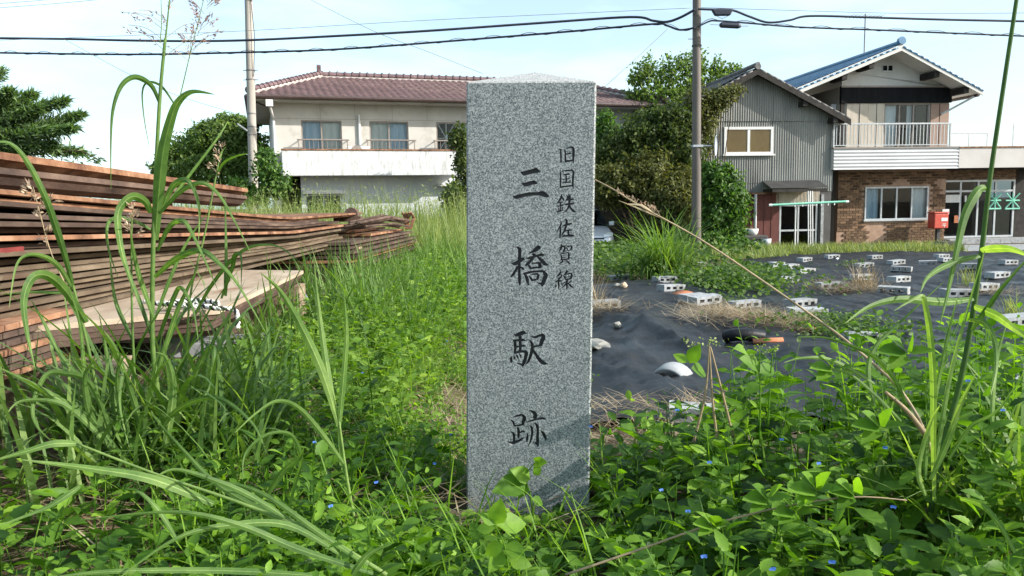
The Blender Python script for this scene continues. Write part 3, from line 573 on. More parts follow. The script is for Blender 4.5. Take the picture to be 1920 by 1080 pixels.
for (cx0, cy0), rx in (((-ov, -ov), u_r0), ((uR+ov, -ov), u_r1)):
    hp = MB(); hm = MB(); n_ = 18; A_ = Vector((cx0, cy0, ze+.05)); B_ = Vector((rx, vR, zr+.05))
    hp.tube([A_+Vector((0, 0, .1)), B_+Vector((0, 0, .1))], .1, 8)
    for i in range(n_): p = A_.lerp(B_, i/n_)+Vector((0, 0, .11)); hp.tube([p, p+(B_-A_)*.02], .125, 8)
    hm.tube([A_+(B_-A_)*.05+Vector((0, 0, .03)), B_+Vector((0, 0, .03))], .1, 6)
    hp.build('hip_cap', M['roof_purple'], rf); hm.build('hip_mortar', M['mortar_white'], rf)
on = MB(); on.prism([(-.2, 0), (.2, 0), (.17, .22), (.07, .3), (.09, .42), (0, .5), (-.09, .42), (-.07, .3), (-.17, .22)], 'x', u_r0-.18, u_r0-.02)
on.v = [(x, y+vR, z+zr) for x, y, z in on.v]; on.build('ridge_end_ornament', M['roof_purple'], rf)
dn = MB(); ud = .05; dn.tube([(ud-.12, -ov, ze-.15), (ud-.12, -ov, ze-.35), (ud, -.1, ze-.75), (ud, -.1, zbb)], .05, 8); dn.box(ud-.24, ud, -ov-.1, -ov+.1, ze-.38, ze-.15); dn.build('downspout', M['white_paint'], lh)
dn = MB(); dn.tube([(.02, -.3, ze-.4), (-.6, -.3, ze-.15)], .03, 6); dn.build('soffit_pipe', M['gutter_brown'], lh)
# ================================================================ corrugated shed
D = Fr(1257, 400, 27.0, 7)
sh = thing('corrugated_shed', 'grey corrugated gabled shed overgrown on its left side', 'shed', D.O, D.a)
sw = D.u(1562, 300); ua, za = D.uz(1410, 136); zel = za-(ua)*.52; zer = za-(sw-ua)*.50
zc = D.z(1400, 361)             # corrugated sheets end here
swn = (D.u(1357, 262), D.u(1449, 262), D.z(1400, 290), D.z(1400, 238))
def gable_z(u): return za-(ua-u)*.52 if u < ua else za-(u-ua)*.5
def corr(mb, u0, u1, zlo, zhi, v=0, pitch=.085, amp=.016, m=0):
    n = max(2, int((u1-u0)/pitch*4)); us = [u0+(u1-u0)*i/n for i in range(n+1)]; vs = [v+amp*math.sin(2*math.pi*u/pitch) for u in us]
    lo = zlo if callable(zlo) else (lambda u: zlo); hi = zhi if callable(zhi) else (lambda u: zhi)
    mb.add([(u, y, lo(u)) for u, y in zip(us, vs)]+[(u, y, hi(u)) for u, y in zip(us, vs)], [(i, i+1, n+2+i, n+1+i) for i in range(n)], m)
zj = D.z(1400, 223)
up_u = [0, .9, 1.75, D.u(1449, 223), D.u(1500, 223), sw]
def panel(u0, u1, lo, hi, v): q = MB(); corr(q, u0, u1, lo, hi, v); return q.build('corrugated_panel', M['corrugated'], sh, smooth=True)
for i, (a, b) in enumerate(zip(up_u, up_u[1:])): panel(a, b+.05, zj-.08, gable_z, -.012*(i % 2)-.03)
for i, (a, b) in enumerate(zip([0, .9, 1.75], [.9, 1.75, swn[0]+.02])): panel(a, b+.04, zc, zj, -.012*(i % 2))
panel(swn[0]+.02, swn[1]-.02, swn[3]-.02, zj, .004); panel(swn[0]+.02, swn[1]-.02, zc+.32, swn[2]+.02, .004); panel(swn[0]-.02, swn[1]+.02, zc, zc+.34, .016)
panel(swn[1]-.02, D.u(1500, 250)+.04, zc, zj, -.008); panel(D.u(1500, 250), sw, zc, zj, .004)
bk = MB(); bk.box(0, swn[0], .06, .12, zc, zel); bk.box(swn[1], sw, .06, .12, zc, zer); bk.box(0, .1, .12, 7, 0, zel); bk.box(sw-.1, sw, .12, 7, 0, zer); bk.build('frame_wall', M['dark_wood'], sh)
window(sh, *swn, -.03, 2, M['white_paint'], bar=.09, room=.4)
q = MB(); q.box(swn[0]+.09, swn[1]-.09, .03, .04, swn[2]+.09, swn[3]-.09); q.build('cardboard_sheet', M['cardboard'], sh)
# ground floor: maroon boards, pipe, doorway
ud0, ud1 = D.u(1462, 420), D.u(1533, 420); zd = D.z(1490, 383); zb2 = D.z(1490, 372)
gf = MB(); gf.box(D.u(1385, 400), ud0-.03, .0, .08, 0, zc-.03); gf.build('maroon_boarding', M['maroon'], sh)
for i in range(5): u = D.u(1392, 400)+i*.26; MB().box(u, u+.022, -.012, .0, 0, zc-.04).build('batten', M['maroon'], sh)
MB().box(D.u(1388, 363), D.u(1455, 363), -.06, .1, zc-.07, zc-.005).build('rusty_rail', M['rust_orange'], sh)
MB().tube([(D.u(1414, 400), -.09, zc-.06), (D.u(1414, 400), -.09, .7)], .055, 8).build('drain_pipe', M['galvanised'], sh)
MB().box(0, D.u(1385, 400), .0, .08, 0, zc-.01).build('plain_boarding', M['dark_wood'], sh)
dr = window(sh, ud0, ud1, .05, zd, .05, 2, M['alu'], glass='glass_dark', bar=.06, sill=False, transom=D.z(1490, 432), room=1.2, name='glazed_door')
q = MB(); corr(q, ud0-.15, ud1+.05, zd, zb2+.25, 0, .05, .008); q.build('door_head_panel', M['shutter_cream'], sh, smooth=True)
MB().box(ud1+.04, sw-.02, .02, .1, 0, zc).build('side_boarding', M['dark_corrugated'], sh)
MB().box(ud1+.1, ud1+.2, -.03, .02, 0, zc-.1).build('door_post', M['concrete'], sh)
lt = MB(); a0, a1 = D.u(1447, 345, -.75), D.u(1556, 350, -.75); zt0 = D.z(1480, 339); zt1 = D.z(1480, 353, -.75); n_ = 46
us = [a0+(a1-a0)*i/n_ for i in range(n_+1)]
lt.add([(u, .0, zt0+.02*(i % 2)) for i, u in enumerate(us)]+[(u, -.75, zt1+.02*(i % 2)) for i, u in enumerate(us)], [(i, i+1, n_+2+i, n_+1+i) for i in range(n_)])
lt.build('awning', M['dark_corrugated'], sh); q = MB(); q.box(a0+.05, a1-.05, -.72, -.68, zt1-.12, zt1-.02); q.box(a0+.05, a0+.1, -.68, 0, zt1-.1, zt1-.02); q.build('awning_frame', M['dark_wood'], sh)
# roof
rf = MB(); ov = .45
for s, ue, zed in ((-1, -.35, gable_z(-.35)), (1, sw+.35, gable_z(sw+.35))):
    rf.add([(ua, -ov, za+.1), (ue, -ov, zed+.1), (ue, 7.3, zed+.1), (ua, 7.3, za+.1), (ua, -ov, za-.02), (ue, -ov, zed-.02), (ue, 7.3, zed-.02), (ua, 7.3, za-.02)],
           [(0, 1, 2, 3), (4, 7, 6, 5), (0, 4, 5, 1), (1, 5, 6, 2), (2, 6, 7, 3)])
rfo = rf.build('roof', M['dark_wood'], sh)
for s, ue in ((-1, -.35), (1, sw+.35)):
    A_ = Vector((ua, 0, za+.1)); B_ = Vector((ue, 0, gable_z(ue)+.1)); n_ = int((B_-A_).length/.24); ey = (A_-B_).normalized()
    g = MB(); g.tube([(0, -.15, .03), (0, .1, .055)], .075, 8); g.box(-.14, .14, -.14, .13, -.02, .035); me = g.mesh('verge_tile', M['roof_grey'], True)
    for i in range(n_):
        p = B_+ey*(.24*(i+.5)); o = link('verge_tile', me, rfo); ez = Vector((0, -1, 0)).cross(ey)*(-s if False else 1); ex = Vector((0, 1, 0)) if s < 0 else Vector((0, -1, 0)); ez = ex.cross(ey)
        o.matrix_local = Matrix.Translation(p+Vector((0, -ov+.12, 0))+ez*.02) @ Matrix((ex, ey, ez)).transposed().to_4x4()
tile_roof(rfo, (-.35, 7.3, gable_z(-.35)+.11), (0, -1, 0), Vector((ua, 0, za))-Vector((-.35, 0, gable_z(-.35))), int((ua+.35)*1.127/.24), lambda r: (0, 7.3+ov-.2), .28, .24, M['roof_grey'], M['roof_grey'], 0)
rg = MB(); rg.tube([(ua, -ov-.02, za+.2), (ua, 7.3, za+.12)], .08, 8); rg.tube([(ua, -ov-.05, za+.12), (ua, -ov+.06, za+.12)], .1, 10); rg.build('ridge_cap', M['roof_grey'], rfo)
bg_ = MB()
for ue in (-.35, sw+.35):
    A_ = Vector((ua, 0, za)); B_ = Vector((ue, 0, gable_z(ue)))
    bg_.add([(A_.x, -ov-.03, A_.z+.05), (B_.x, -ov-.03, B_.z+.05), (B_.x, -ov-.03, B_.z-.14), (A_.x, -ov-.03, A_.z-.14), (A_.x, -ov+.01, A_.z+.05), (B_.x, -ov+.01, B_.z+.05), (B_.x, -ov+.01, B_.z-.14), (A_.x, -ov+.01, A_.z-.14)], [(0, 1, 2, 3), (7, 6, 5, 4), (0, 4, 5, 1), (3, 2, 6, 7), (0, 3, 7, 4), (1, 5, 6, 2)])
bg_.build('bargeboard', M['dark_wood'], sh)
for u in (D.u(1500, 160), D.u(1556, 190)): MB().box(u-.08, u+.08, -ov+.02, .1, gable_z(u)-.3, gable_z(u)-.12).build('purlin_end', M['dark_wood'], sh)

# low overgrown annex left of the shed (seen only as a dark mass under the vines)
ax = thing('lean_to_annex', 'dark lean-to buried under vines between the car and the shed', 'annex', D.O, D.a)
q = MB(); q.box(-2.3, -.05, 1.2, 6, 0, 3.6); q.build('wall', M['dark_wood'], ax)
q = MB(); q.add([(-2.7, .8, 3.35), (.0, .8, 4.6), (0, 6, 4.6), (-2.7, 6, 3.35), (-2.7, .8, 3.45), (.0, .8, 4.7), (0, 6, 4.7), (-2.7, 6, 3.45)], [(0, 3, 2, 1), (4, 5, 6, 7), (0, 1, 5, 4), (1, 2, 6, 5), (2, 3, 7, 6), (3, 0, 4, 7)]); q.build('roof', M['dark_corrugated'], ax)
MB().tube([(D.u(1257, 250), -.2, D.z(1257, 300)), (D.u(1257, 250), -.2, D.z(1257, 215))], .09, 8).build('gutter_pipe', M['galvanised'], ax)

# ================================================================ right house
E_ = Fr(1570, 400, 28.6, 6)
rh = thing('brick_house', 'two-storey house with brown brick ground floor, white balcony and blue tiled gable', 'house', E_.O, E_.a)
ub = E_.u(1772, 400); zf0 = E_.z(1680, 317, -.95); zf1 = E_.z(1680, 278, -.95)
bw = (E_.u(1621, 380), E_.u(1740, 380), E_.z(1680, 412), E_.z(1680, 350))
q = MB(); wall_holes(q, 0, ub, 0, zf0+.35, [bw], .02, .22); bwall = q.build('brick_wall', M['mortar_tan'], rh)
# brick facing: every brick a piece, mortar recessed; bare mortar patches where facing has come off
bl, bh, j = .215, .076, .016; g = MB().box(0, bl, -.012, .03, 0, bh); bme = g.mesh('brick', M['brick'])
spots = []; r = 0; z_ = .02
def bare(u, z): return mnoise.noise(Vector((u*1.1+3, z*1.5, 4.2))) > .3 and z < 2.4
while z_+bh < zf0+.02:
    x = -(bl+j)*.5*(r % 2)
    while x < ub-.02:
        a = max(x, 0); b = min(x+bl, ub)
        if b-a > .05 and not (b > bw[0] and a < bw[1] and z_+bh > bw[2]-.03 and z_ < bw[3]+.02) and not bare(a, z_): spots.append((a, b, z_))
        x += bl+j
    z_ += bh+j; r += 1
random.shuffle(spots); rest = MB()
full = [s for s in spots if abs(s[1]-s[0]-bl) < 1e-6]; parts = set(map(id, [s for s in full if s[2] > .5][:300]))
for s in spots:
    if id(s) in parts: link('brick', bme, bwall, (s[0], 0, s[2]))
    else: rest.box(s[0], s[1], -.012+.002*random.random(), .03, s[2], s[2]+bh)
o = rest.build('bricks', M['brick_field'], bwall); o['kind'] = 'stuff'
wn_ = window(rh, *bw, -.01, 4, M['alu'], bar=.055, curtains=[(.76, 1, 'curtain_white'), (0, .24, 'curtain_blue')], room=.8)
# balcony: ribbed white fascia and railing
f0, f1 = E_.u(1563, 300, -.95), E_.u(1797, 300, -.95)
q = MB(); n_ = 24; pr = []
for i in range(n_+1): pr.append((-.95-.022*(abs((i % 4)-2)/2), zf0+(zf1-zf0)*i/n_))
q.add([(f0, y, z) for y, z in pr]+[(f1, y, z) for y, z in pr], [(i, i+1, n_+2+i, n_+1+i) for i in range(n_)])
ba = q.build('balcony_fascia', M['metal_siding'], rh)
q = MB(); q.box(f0, f1, -.93, -.02, zf0+.01, zf1-.02); q.box(f0-.03, f1, -.99, -.85, zf1+.001, zf1+.05); q.build('balcony_slab', M['bronze_alu'], rh)
q = MB(); ul = E_.u(1547, 300, -.5); q.add([(f0-.002, -.95, zf0), (f0-.002, -.95, zf1), (f0-.25, .1, zf1), (f0-.25, .1, zf0)], [(0, 1, 2, 3)]); q.build('balcony_side', M['wing_parapet'], rh)
zr1 = E_.z(1680, 231, -.9); rl = MB(); r1 = E_.u(1783, 250, -.9); r0 = f0-.02
rl.box(r0, r1, -.93, -.87, zr1-.04, zr1+.01); rl.box(r0, r1, -.92, -.88, zf1+.1, zf1+.13); rl.box(r0, r0+.05, -.925, -.875, zf1, zr1-.04); rl.box(r1-.05, r1, -.925, -.875, zf1, zr1-.04)
rl.box(r0-.001, r0+.05, -.87, -.05, zr1-.039, zr1+.009)
rail = rl.build('balcony_railing', M['alu'], rh); g = MB().box(-.012, .012, -.91, -.89, zf1+.13, zr1-.04); me = g.mesh('baluster', M['alu']); n_ = 34
for i in range(1, n_): link('baluster', me, rail, (r0+(r1-r0)*i/n_, 0, 0))
g = MB().box(-.012, .012, -.012, .012, zf1+.13, zr1-.04); me = g.mesh('baluster', M['alu'])
for i in range(1, 6): link('baluster', me, rail, (r0+.025, -.9+.85*i/6, 0))
# upper floor
uu0, uu1 = E_.u(1577, 220), E_.u(1779, 220); zd0, zd1 = E_.z(1680, 193), E_.z(1680, 162)
uw = (E_.u(1658, 230), E_.u(1742, 230), zf1+.02, zd0-.02)
q = MB(); wall_holes(q, uu0, uu1, zf1-.3, zd0, [uw], .02, .2); q.box(uu0, uu0+.2, .2, 8, 0, zd1); q.box(uu1-.2, uu1, .2, 8, 0, zd1); q.build('upper_wall', M['cream_wall'], rh)
MB().box(uu0-.06, uu1+.02, -.1, .02, zd0, zd1).build('dark_fascia_band', M['dark_band'], rh)
MB().box(uu0-.08, uu1+.04, -.13, -.1, zd1-.05, zd1+.01).build('fascia_trim', M['bronze_alu'], rh)
window(rh, *uw, .05, 3, M['bronze_alu'], curtains=[(.02, .3, 'curtain_white'), (.56, .66, 'curtain_white')], bar=.05, sill=False, room=.9)
sx = [uu0+.18, E_.u(1610, 230), E_.u(1626, 230), E_.u(1642, 230), E_.u(1656, 230)]
for i, (a, b) in enumerate(zip(sx, sx[1:])): MB().box(a+.01, b-.01, -.03-.02*(i % 2), .02, zf1+.03, zd0-.03).build('shutter', M['shutter_cream'], rh)
for a, b in ((E_.u(1743, 230), E_.u(1759, 230)), (E_.u(1760, 230), uu1-.02)): MB().box(a+.01, b-.005, -.04, .02, zf1+.03, zd0-.03).build('shutter', M['shutter_brown'], rh)['label'] = 'brown louvred shutter'
MB().box(E_.u(1566, 230), uu0-.03, .3, .35, zf1, zd0).build('side_window', M['curtain_white'], rh)
MB().box(uu0-.04, uu0+.1, -.06, .02, zf1, zd0).build('corner_post', M['dark_wood'], rh)
# gable and roof
ovf = .95; ug, zg = E_.uz(1690, 84, -ovf); uL, zL = E_.uz(1494, 166, -ovf); uRr, zRr = E_.uz(1843, 168, -ovf)
sL = (zg-zL)/(ug-uL); sR = (zg-zRr)/(uRr-ug)
def gz_(u): return zg-(ug-u)*sL if u < ug else zg-(u-ug)*sR
q = MB(); q.add([(uu0-.02, -.02, zd1), (uu1+.01, -.02, zd1), (uu1+.01, -.02, gz_(uu1)-.12), (ug, -.02, zg-.12), (uu0-.02, -.02, gz_(uu0)-.12)], [(0, 1, 2, 3, 4)]); q.build('gable_wall', M['plaster_gable'], rh)
vt = MB(); vu, vz = E_.uz(1663, 129); vt.box(vu-.2, vu+.2, -.05, -.02, vz-.12, vz+.14); v_o = vt.build('gable_vent', M['white_paint'], rh)
for s in (-1, 1): MB().box(vu+s*.1-.075, vu+s*.1+.075, -.06, -.05, vz-.07, vz+.1).build('vent_opening', M['dark_room'], v_o)
rf = MB(); TH = .16; bk_ = 8.5
for ue in (uL, uRr):
    ze_ = gz_(ue); rf.add([(ug, -ovf, zg), (ue, -ovf, ze_), (ue, bk_, ze_), (ug, bk_, zg), (ug, -ovf, zg-TH), (ue, -ovf, ze_-TH), (ue, bk_, ze_-TH), (ug, bk_, zg-TH)], [(0, 1, 2, 3), (4, 7, 6, 5), (0, 4, 5, 1), (1, 5, 6, 2), (2, 6, 7, 3)])
rfo = rf.build('roof', M['plaster_gable'], rh)
q = MB()
for ue in (uL, uRr):
    A_ = (ug, zg); B_ = (ue, gz_(ue))
    q.add([(A_[0], -ovf-.04, A_[1]+.02), (B_[0], -ovf-.04, B_[1]+.02), (B_[0], -ovf-.04, B_[1]-.2), (A_[0], -ovf-.04, A_[1]-.2), (A_[0], -ovf-.001, A_[1]+.02), (B_[0], -ovf-.001, B_[1]+.02), (B_[0], -ovf-.001, B_[1]-.2), (A_[0], -ovf-.001, A_[1]-.2)], [(0, 1, 2, 3), (7, 6, 5, 4), (0, 4, 5, 1), (3, 2, 6, 7), (0, 3, 7, 4), (1, 5, 6, 2)])
q.build('bargeboard', M['plaster_gable'], rh)
A_ = Vector((uL, bk_, zL+.01)); slv = Vector((ug-uL, 0, zg-zL))
tile_roof(rfo, A_, (0, -1, 0), slv, int(slv.length/.24), lambda r: (.1, bk_+ovf-.05), .29, .24, M['roof_blue'], M['roof_blue'], 300, order=lambda s: -s[1])
for ue in (uL, uRr):
    A_ = Vector((ug, 0, zg)); B_ = Vector((ue, 0, gz_(ue))); ey = (A_-B_).normalized(); ex = Vector((0, 1, 0)) if ue < ug else Vector((0, -1, 0)); ez = ex.cross(ey); n_ = int((A_-B_).length/.24)
    g = MB(); g.tube([(0, -.14, .045), (0, .11, .07)], .06, 8); g.box(-.13, .13, -.13, .12, -.015, .04); me = g.mesh('verge_tile', M['roof_blue'], True)
    for i in range(n_): o = link('verge_tile', me, rfo); o.matrix_local = Matrix.Translation(B_+ey*(.24*(i+.5))+Vector((0, -ovf+.07, 0))+ez*.03) @ Matrix((ex, ey, ez)).transposed().to_4x4()
q = MB(); q.tube([(ug, -ovf, zg+.08), (ug, bk_, zg+.08)], .09, 8); q.tube([(ug, -ovf-.06, zg+.14), (ug, -ovf+.06, zg+.12)], .14, 10); q.build('ridge_cap', M['roof_blue'], rfo)
q = MB(); q.tube([(uL+.05, -ovf+.2, zL-.05), (uL+.05, bk_, zL-.05)], .07, 8); q.build('gutter', M['gutter_brown'], rh); MB().tube([(uRr-.02, -ovf+.2, zRr-.15), (uRr-.02, bk_, zRr-.15)], .07, 8).build('gutter', M['gutter_brown'], rh)
q = MB(); q.tube([(uRr-.1, -ovf+.3, zRr-.2), (uRr-.9, -.05, zRr-.75)], .04, 6); q.build('gutter_pipe', M['white_paint'], rh)
for px, py in ((1583, 158), (1634, 126), (1757, 128), (1812, 158)):
    u, z = E_.uz(px, py, -ovf+.1); z = gz_(u)-TH-.12; MB().box(u-.09, u+.09, -ovf+.08, -.02, z-.1, z+.11).build('purlin', M['dark_wood'], rh)
# wing on the right
w0, w1_ = f1, f1+4.2; q = MB(); q.box(w0+.004, w1_, -.97, -.8, zf0+.01, E_.z(1850, 277, -.97)); q.box(w0+.01, w1_, -.8, 5, zf0+.02, zf1-.25); q.build('wing_parapet', M['wing_parapet'], rh)
q = MB(); q.box(w0, w1_, -1.0, -.78, E_.z(1850, 277, -.97)+.001, E_.z(1850, 277, -.97)+.05); q.build('wing_coping', M['rust_orange'], rh)
q = MB(); q.box(ub+.004, ub+.2, .3, 3, 0, zf0); q.box(ub+.2, w1_, 2.95, 3.1, 0, zf0); q.box(ub, w1_, -.8, 3, zf0-.02, zf0+.005); q.build('porch_inside', M['dark_wood'], rh)
en0, en1 = ub+.02, ub+2.95; zt = E_.z(1830, 337); zm = E_.z(1830, 358)
ent = window(rh, en0, en1, .22, zt, .3, 4, M['alu'], glass='glass_dark', bar=.07, sill=False, transom=zm, room=2.4, name='entrance_screen')
q = MB(); q.box(ub, w1_, -.35, .3, .02, .2); q.build('entrance_step', M['concrete'], rh)
q = MB(); q.box(ub+.01, en1+.1, .3, .4, zt, zf0-.02); q.build('entrance_lintel', M['brick_field'], rh)
q = MB(); q.box(en1, w1_, .3, .5, 0, zf0-.02); q.build('entrance_wall', M['dark_wood'], rh)
for a, b in ((1854, 1877), (1885, 1912)):
    la = MB(); x0, z0 = E_.uz(a, 390, .26); x1, z1 = E_.uz(b, 362, .26); cx, cz = (x0+x1)/2, (z0+z1)/2
    for p, s in (((x0, z0), (x1, z1)), ((x0, z1), (x1, z0)), ((cx, z0), (cx, z1)), ((x0, cz), (x1, cz))): la.tube([(p[0], .25, p[1]), (s[0], .25, s[1])], .028, 4)
    la.box(x0-.02, x1+.02, .235, .27, z0-.05, z0); la.build('mint_star_lattice', M['mint'], ent)
def sign(px0, px1, py0, py1, m, v=.22): x0, z0 = E_.uz(px0, py1, v); x1, z1 = E_.uz(px1, py0, v); return MB().box(x0, x1, v, v+.02, z0, z1)
sign(1773, 1801, 365, 380, 0).build('sign_board', M['curtain_grey'], ent); sign(1809, 1813, 367, 379, 0).build('notice', M['white_paint'], ent); sign(1789, 1797, 404, 418, 0).build('poster', M['terracotta'], ent)
sign(1767, 1780, 392, 402, 0, -.1).build('white_plate', M['white_paint'], rh)
# roof terrace frame and aerial
q = MB(); zt_ = zf1; a, b = E_.u(1783, 250, 2), E_.u(1852, 250, 2)
for x in (a, (a+b)/2, b): q.tube([(x, 2, zt_-.3), (x, 2, E_.z(1820, 250, 2))], .03, 5)
q.tube([(a, 2, E_.z(1800, 250, 2)), (b, 2, E_.z(1850, 250, 2))], .03, 5); q.tube([(b+.3, 1, zt_-.3), (b+.3, 1, E_.z(1853, 233, 1))], .025, 5); q.build('terrace_frame', M['galvanised'], rh)
aer = thing('television_aerial', 'thin metal television aerial standing on the blue tiled roof', 'aerial', E_.O+E_.e*E_.u(1620, 110, 4)+E_.n*4+Vector((0, 0, gz_(E_.u(1620, 110, 4))-.05)), E_.a)
ah = P(1620, 26, aer.location.y).z-aer.location.z
q = MB(); q.tube([(0, 0, 0), (0, 0, ah)], .025, 6)
for k in range(3): q.tube([(0, 0, ah*.5), (.5*math.cos(k*2.1), .5*math.sin(k*2.1), .0)], .008, 4)
q.build('mast', M['wire_grey'], aer); q = MB(); q.tube([(-.7, 0, ah-.1), (.7, 0, ah-.1)], .012, 5)
for i in range(9): x = -.65+i*.16; q.tube([(x, -.35, ah-.1), (x, .35, ah-.1)], .008, 4)
q.build('antenna_array', M['wire_grey'], aer)

# ================================================================ small things by the houses
pl = E_.O+E_.e*E_.u(1758, 440, -.6)+E_.n*(-.6); pb = thing('post_box', 'red post box on a grey post beside the glazed entrance', 'post box', (pl.x, pl.y, gz(pl.x, pl.y)), E_.a)
zb0, zb1 = P(1758, 428, pl.y).z-pb.location.z, P(1758, 400, pl.y).z-pb.location.z
q = MB(); q.box(-.06, .06, -.06, .06, 0, zb0); q.build('post', M['dark_corrugated'], pb)
pbx = MB().box(-.28, .26, -.2, .2, zb0, zb1).build('box', M['post_red'], pb, bevel=.03); MB().box(-.3, .28, -.22, .22, zb1+.001, zb1+.05).build('lid', M['post_red'], pb, bevel=.02)
MB().box(-.02, .22, -.206, -.199, zb0+.26, zb0+.38).build('slot_label', M['white_paint'], pbx)
q = MB(); q.box(.03, .17, -.206, -.2, zb0+.15, zb0+.17); q.box(.03, .17, -.206, -.2, zb0+.1, zb0+.12); q.box(.09, .11, -.206, -.2, zb0+.03, zb0+.1); q.build('postal_mark', M['white_paint'], pbx)
la = D.O+D.e*D.u(1491, 420, -1.6)+D.n*(-1.6); ls = thing('laundry_pole', 'mint green laundry pole on a white T-post before the shed door', 'laundry pole', (la.x, la.y, gz(la.x, la.y)), 0)
zl = P(1491, 385, la.y).z-ls.location.z; MB().tube([(0, 0, 0), (0, 0, zl)], .025, 6).build('post', M['white_paint'], ls)
a, b = P(1443, 387, la.y).x-la.x, P(1588, 382, la.y).x-la.x; MB().tube([(a, -.05, zl+.02), (b, -.05, zl+.1)], .035, 8).build('rail', M['mint'], ls)
for x in (a*.98, b*.99): MB().tube([(x-.05, -.05, zl+.02+(x-a)*.028), (x+.05, -.05, zl+.02+(x-a)*.028)], .042, 8).build('end_cap', M['white_plastic'], ls)
g = MB().box(-.015, .015, -.07, -.03, -.09, .05).mesh('peg', M['white_plastic'])
for t in (.32, .42, .6, .66, .75, .83): link('peg', g, ls, (a+(b-a)*t, 0, zl+.02+(b-a)*t*.028))
for i, px in enumerate((1517, 1521, 1525)):
    c = P(px, 420, la.y+.5); p = thing('bamboo_prop', 'pale pole leaning at the shed door, %s of three' % ('leftmost', 'middle', 'rightmost')[i], 'pole', (c.x, c.y, gz(c.x, c.y)), 0, 'poles at the shed door')
    MB().tube([(0, 0, 0), (.03, .25, 2.0)], .02, 6).build('pole', M['white_paint'], p)
def bowl(name, px, py, Y, r, h, m, label, cat):
    c = P(px, py, Y); t = thing(name, label, cat, (c.x, c.y, c.z)); q = MB(); n = 18; pr = [(r*.7, 0), (r*.92, h*.4), (r, h), (r*.9, h), (r*.8, h*.45), (0, h*.35)]
    q.add([(a*math.cos(2*math.pi*k/n), a*math.sin(2*math.pi*k/n), z) for a, z in pr for k in range(n)], [(i*n+k, i*n+(k+1) % n, (i+1)*n+(k+1) % n, (i+1)*n+k) for i in range(len(pr)-1) for k in range(n)]+[tuple(reversed(range(n)))])
    q.build('shell', m, t, smooth=True); return t
yb = 25.6; c = P(1414, 460, yb)
st_ = thing('stone_pedestal', 'stacked dark stone pedestal under the white flower bowl', 'pedestal', (c.x, c.y, gz(c.x, c.y))); hz_ = P(1409, 441, yb).z-st_.location.z
q = MB(); q.box(-.3, .3, -.25, .25, 0, hz_*.75); q.build('base', M['stone'], st_, bevel=.05); q = MB(); q.box(-.42, .35, -.3, .3, hz_*.75, hz_); q.build('slab', M['dark_corrugated'], st_, bevel=.04)
bo_ = bowl('flower_bowl', 1409, 441, yb, .22, .21, M['white_paint'], 'round white planter bowl with dead stalks on the stone pedestal', 'planter')
ac_ = Acc(); N = 40; ac_.add(blades_np(np.zeros((N, 3))+np.array([[0, 0, .1]])+rng.uniform(-.12, .12, (N, 3))*[1, 1, .2], rng.uniform(0, 6.28, N), rng.uniform(.1, .3, N), .2, .7, .012, 3), rng.random(N)); ac_.build('dead_stalks', M['leaf_dry'], bo_)
for px, py, nm, m_, lb in ((1415, 463, 'plastic_bucket', 'white_plastic', 'white plastic bucket half hidden in grass by the pedestal'), (1436, 458, 'enamel_basin', 'galvanised', 'pale metal basin beside the stone pedestal')):
    bowl(nm, px, py+4, 25.3, .17, .25, M[m_], lb, 'bucket')

# ================================================================ silver car under the vines
cy = 24.6; cc = P(1108, 456, cy); car = thing('parked_car', 'silver hatchback parked nose out under the overhanging vines', 'car', (cc.x, cy, gz(cc.x, cy)), math.radians(4))
sec = []   # (y from the nose, half width, zlow, zbelt, zroof or None)
prof = [(0, .60, .30, .55), (.12, .74, .24, .66), (.5, .80, .22, .80), (.95, .82, .22, .90), (1.2, .83, .22, .94), (2.6, .83, .22, .97), (3.4, .81, .24, .98), (3.62, .74, .3, .8)]
q = MB(); K = 14
def ringc(y, w, z0, z1):
    out = []
    for k in range(K):
        a = 2*math.pi*(k+.5)/K; c, s = math.cos(a), math.sin(a); e = .32
        out.append((w*math.copysign(abs(c)**e, c), y, (z0+z1)/2+(z1-z0)/2*math.copysign(abs(s)**(e*1.2), s)))
    return out
rs = [ringc(*p) for p in prof]; q.add([v for r in rs for v in r], [(i*K+k, i*K+(k+1) % K, (i+1)*K+(k+1) % K, (i+1)*K+k) for i in range(len(rs)-1) for k in range(K)]+[tuple(reversed(range(K))), tuple((len(rs)-1)*K+k for k in range(K))])
q.build('body', M['car_paint'], car, smooth=True)
q = MB(); cab = [(1.05, .76, .92), (1.85, .60, 1.43), (2.9, .60, 1.46), (3.5, .70, .98)]
q.add([(s*w, y, z) for y, w, z in cab for s in (-1, 1)]+[(s*.78, y, .9) for y in (1.05, 3.5) for s in (-1, 1)], [(2, 3, 5, 4), (4, 5, 7, 6), (0, 2, 4, 6), (1, 7, 5, 3)]); q.build('cabin', M['car_paint'], car)
q = MB(); q.add([(-.74, 1.02, .93), (.74, 1.02, .93), (.6, 1.84, 1.415), (-.6, 1.84, 1.415)], [(0, 1, 2, 3)]); q.build('windscreen', M['glass_dark'], car)
q = MB(); q.box(-.68, .68, 1.3, 3.2, .9, .95); q.box(-.55, -.1, 1.9, 2.0, .95, 1.3); q.box(.1, .55, 1.9, 2.0, .95, 1.3); q.build('interior', M['dark_room'], car)
